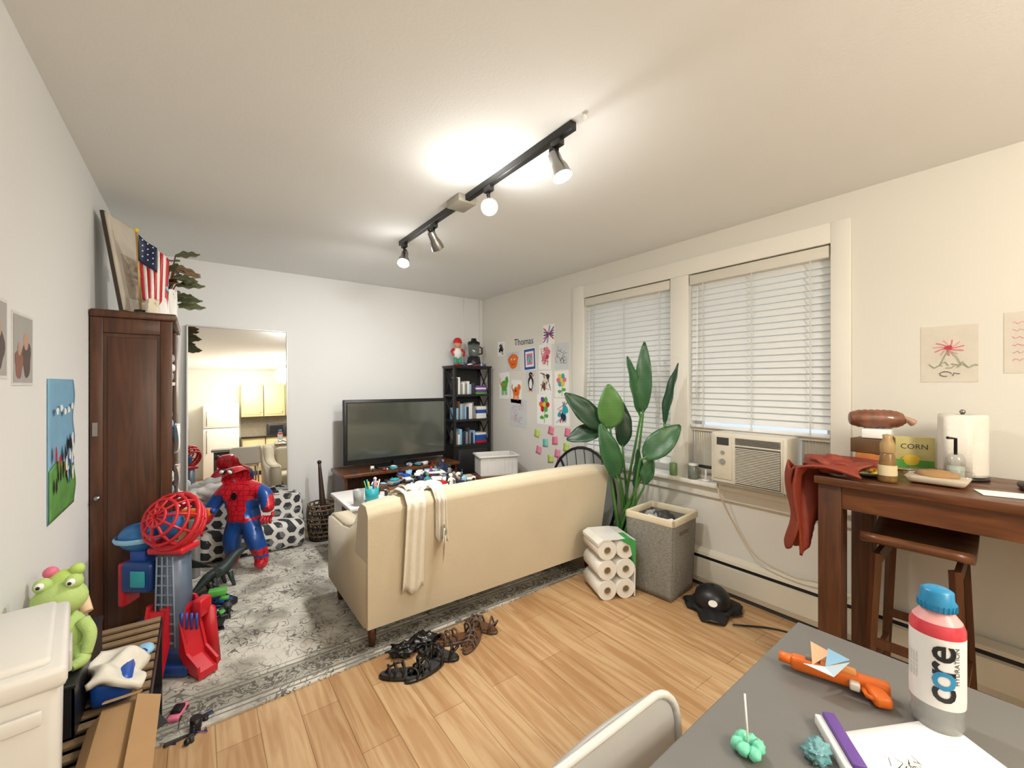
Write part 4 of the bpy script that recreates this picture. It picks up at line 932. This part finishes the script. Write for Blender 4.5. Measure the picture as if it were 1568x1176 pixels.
b.surf(lambda u,v:((u-.5)*.20,.048*math.cos(v*6.283)*(1-.25*abs(u*2-1)**4),.046+.046*math.sin(v*6.283)*(1-.3*abs(u*2-1)**4)*(1+.1*math.sin(u*50)*.3)),28,20,BR)
for s_ in (0,1): b.sph(((s_-.5)*.20,0,.046),(.008,.037,.032),BR,12)
b.curve([(.10,0,.045),(.12,.01,.05),(.15,.02,.03)],[.026,.01,.02],mat('#B9927A',.3)); b.done()
b=B('spice_grinder'); c=(2.43,.50,T); b.lathe([(.001,0),(.032,0),(.034,.01),(.03,.09),(.024,.12),(.02,.13),(.001,.13)],mat('#8C6A3C',.3,var=.3,scale=40),c=c); b.lathe([(.024,.128),(.026,.14),(.026,.165),(.016,.19),(.018,.205),(.001,.21)],mat('#A98C5E',.4),c=c); b.lathe([(.0335,.03),(.0325,.075)],mat('#D9C9A0',.6),c=c); b.done()
b=B('paper_plate'); c=(2.55,.60,T); b.lathe([(.001,.004),(.075,.004),(.1,.018),(.11,.02),(.11,.023),(.1,.021),(.074,.007),(.001,.007)],WHITE,c=c); 
for i in range(10): b.sph((c[0]+.045*math.cos(i*1.3),c[1]+.04*math.sin(i*1.3),T+.014),(.018,.015,.008),mat('#E3B93C',.5),8)
b.done()
b=B('food_container'); c=V((2.54,.36,T)); b.box(c+V((0,0,.02)),(.14,.2,.03),mat('#D9CDB8',.4),.01,taper=.85); b.box(c+V((0,0,.045)),(.15,.21,.03),CLEAR,.012); b.sph(c+V((0,0,.04)),(.05,.07,.02),mat('#B98A4E',.6),14,ns=.4); b.done()
b=B('soap_dispenser'); c=(2.66,.32,T); b.lathe([(.001,0),(.03,0),(.032,.1),(.022,.125),(.001,.127)],CLEAR,c=c); b.tube([(c[0],c[1],T+.12),(c[0],c[1],T+.19),(c[0]-.04,c[1]+.02,T+.195)],.006,BLACK,8); b.lathe([(.001,.001),(.028,.001),(.029,.07),(.001,.07)],mat('#B9C0B4',.3),c=c); b.done()
b=B('snack_pouch'); b.sph((2.86,.64,T+.04),(.05,.05,.04),mat('#C98A3A',.3,var=.2),20,ns=.3); b.done()
b=B('paper_napkin'); b.box((2.5,.17,T+.002),(.1,.14,.003),PAPER,rot=(0,0,20)); b.done()
b=B('leather_wallet'); b.box((2.70,.08,T+.014),(.1,.13,.026),mat('#2B1D15',.5),.008,rot=(0,0,10)); b.box((2.70,.08,T+.03),(.07,.05,.006),mat('#D8A43C',.5),.002); b.done()

# ------------------------------------------------------------------ grey foreground table
GM=frame(1.46,.508,0,1.8); b=B('grey_dining_table',GM); GT=mat('#767572',.42,var=.04,scale=4)
b.bb(-1.28,0,-.95,0,.722,.75,GT,.004); b.bb(-1.281,.001,-.951,.001,.715,.724,mat('#B9B5AC',.4),.003)
for x in (-1.22,-.06):
    for y in (-.89,-.06): b.bb(x-.025,x+.025,y-.025,y+.025,0,.716,DGREY,.003)
b.bb(-1.2,-.08,-.08,-.05,.65,.716,DGREY); b.bb(-1.2,-.08,-.90,-.87,.65,.716,DGREY); b.done()
b=B('dining_chair',frame(.665,.545,0,1)); CM=mat('#BFBFBD',.35,var=.03)
HT=.77
def cb(u,v):
    x=(u-.5)*.44; z=.48+(HT-.48)*v; cr=.06; ex=abs(x)-(.22-cr)
    if ex>0 and v>.5: z=min(z,HT-cr+math.sqrt(max(0,cr*cr-ex*ex)))
    return (x,-.0-.02*(2*u-1)**2+.03*v,z)
b.surf(cb,30,24,CM,thick=.012)
rim=[(-.22,-.02,.48),(-.22,-.005,.62)]+[(-.16-.06*math.cos(a*.3142),.0,HT-.06+.06*math.sin(a*.3142)) for a in range(0,6)]+[(.16+.06*math.sin(a*.3142),.0,HT-.06+.06*math.cos(a*.3142)) for a in range(0,6)]+[(.22,-.005,.62),(.22,-.02,.48)]
rim=[(p[0],-.02*(2*(p[0]/.44))**2+.03*(p[2]-.48)/(HT-.48),p[2]) for p in rim]
b.tube(rim,.009,mat('#DAD9D5',.3),8)
b.box((0,-.22,.46),(.42,.42,.03),CM,.014,seg=3); b.box((0,-.02,.47),(.3,.03,.08),CM,.01)
for x,y in ((-.18,-.02),(.18,-.02),(-.17,-.4),(.17,-.4)): b.cyl((x,y,.45),(x*1.1,y+(.04 if y>-.1 else -.03),0),.014,MET,r1=.011,seg=10)
b.done()
G=.7505
c=V((1.252,.178,G)); b=B('water_bottle')
LAB=mat('#E9E7E6',.35,var=.02); RB=mat('#D8384A',.35,coat=.5); CAPB=mat('#1E86B8',.35)
b.lathe([(.001,.004),(.03,.0),(.04,.006),(.043,.02),(.039,.035),(.043,.05),(.043,.06)],mat('#C9CBCB',.15,trans=.6),c=c)
b.lathe([(.0432,.058),(.0437,.07),(.0437,.2),(.043,.205)],LAB,c=c,seg=40)
b.lathe([(.0437,.2),(.0435,.214),(.039,.226)],RB,c=c,seg=40); b.lathe([(.039,.226),(.030,.238),(.024,.246)],mat('#E9A9A9',.3),c=c)
b.lathe([(.024,.246),(.03,.248),(.0305,.262),(.027,.268),(.026,.285),(.018,.29),(.001,.291)],CAPB,c=c,seg=32)
for k in range(24): a=k*.2618; b.box((c.x+.0305*math.cos(a),c.y+.0305*math.sin(a),c.z+.255),(.002,.002,.013),CAPB,rot=(0,0,math.degrees(a)))
base=math.atan2(-c.y,-c.x)
def wr(off,zc,R_=.0447):
    return lambda x,y:(c.x+R_*math.cos(base+off-y/R_),c.y+R_*math.sin(base+off-y/R_),c.z+zc+x)
b.text('c',.075,BLACK,fn=wr(.12,.088),cuts=3,bold=.0012); b.text('o',.075,mat('#2F8FC4',.4),fn=wr(.12,.117),cuts=3,bold=.0012); b.text('re',.075,BLACK,fn=wr(.12,.156),cuts=3,bold=.0012)
b.text('HYDRATION',.013,BLACK,fn=wr(.72,.150),cuts=2)
for k in range(5): b.text('nutrients  pH  electrolytes',.005,GREY,fn=wr(-.75-.14*k,.13),cuts=1)
b.done()
b=B('toy_gun',frame(1.235,.345,G,-72)); 
b.box((0,0,.02),(.19,.03,.032),ORG,.008); b.box((.07,-.025,.016),(.035,.06,.026),ORG,.008,rot=(0,0,20)); b.cyl((-.09,0,.022),(-.12,0,.022),.012,ORG); b.box((.0,.0,.038),(.07,.022,.012),mat('#F5A05A',.4),.004); b.box((.03,-.02,.018),(.02,.02,.018),mat('#E8E4DA',.4),.004); b.box((-.05,.0,.04),(.03,.012,.01),GREY,.003)
b.tube([(.045,-.02,.018),(.05,-.045,.018),(.07,-.05,.018)],.005,ORG,6)
b.done()
b=B('folded_paper_craft',frame(1.20,.36,G+.046)); 
b.add([(0,0,.0),(-.05,.03,.012),(-.045,-.03,.01),(.01,-.045,.03)],[[0,1,2],[0,2,3]],mat('#CFE3EE',.7)); b.add([(0,0,0),(.05,.01,.02),(.03,-.04,.025)],[[0,1,2]],LBLUE); b.add([(-.02,.02,.001),(.03,.04,.03),(.045,.0,.015)],[[0,1,2]],mat('#F3B58F',.7))
b.done()
b=B('paper_sheet',frame(1.09,.15,G,-30)); b.surf(lambda u,v:((u-.5)*.28,(v-.5)*.216,.0015+.01*u*v*v),10,10,PAPER,thick=.0008)
R=random.Random(1)
for i in range(30): x=R.gauss(-.05,.02); y=R.gauss(.0,.02); b.stroke([(x,y),(x+R.uniform(-.014,.014),y+R.uniform(-.014,.014)),(x+R.uniform(-.014,.014),y+R.uniform(-.02,.02))],.0012,DGREY,z=.0065)
b.done()
b=B('purple_card_box',frame(1.015,.275,G,38)); b.box((0,0,.014),(.13,.022,.028),PURP,.002); b.box((0,.018,.010),(.13,.014,.02),WHITE,.002); b.box((0,-.012,.016),(.08,.001,.014),LBLUE); b.done()
b=B('lollipop_toy',frame(.862,.385,G)); 
b.cyl((0,0,.02),(.03,.02,.09),.002,WHITE,seg=6)
for i in range(6): b.sph((.018*math.cos(i*1.05),.018*math.sin(i*1.05),.012+.004*(i%2)),(.014,.012,.012),mat('#7FE0BE',.4),10,ns=.3,seed=i)
b.done()
b=B('blue_cellophane',frame(.955,.30,G)); b.sph((0,0,.012),(.028,.02,.014),mat('#6FA9B0',.15,coat=.8),26,ns=.8,nf=11); b.done()

# ------------------------------------------------------------------ camera
cam=bpy.data.cameras.new('camera'); cam.sensor_width=36; cam.lens=14.83; cam.clip_start=.02
co=bpy.data.objects.new('camera',cam); bpy.context.collection.objects.link(co); co.location=(0,0,1.47); co.rotation_euler=(math.radians(90),0,math.radians(-36.7)); scene.camera=co
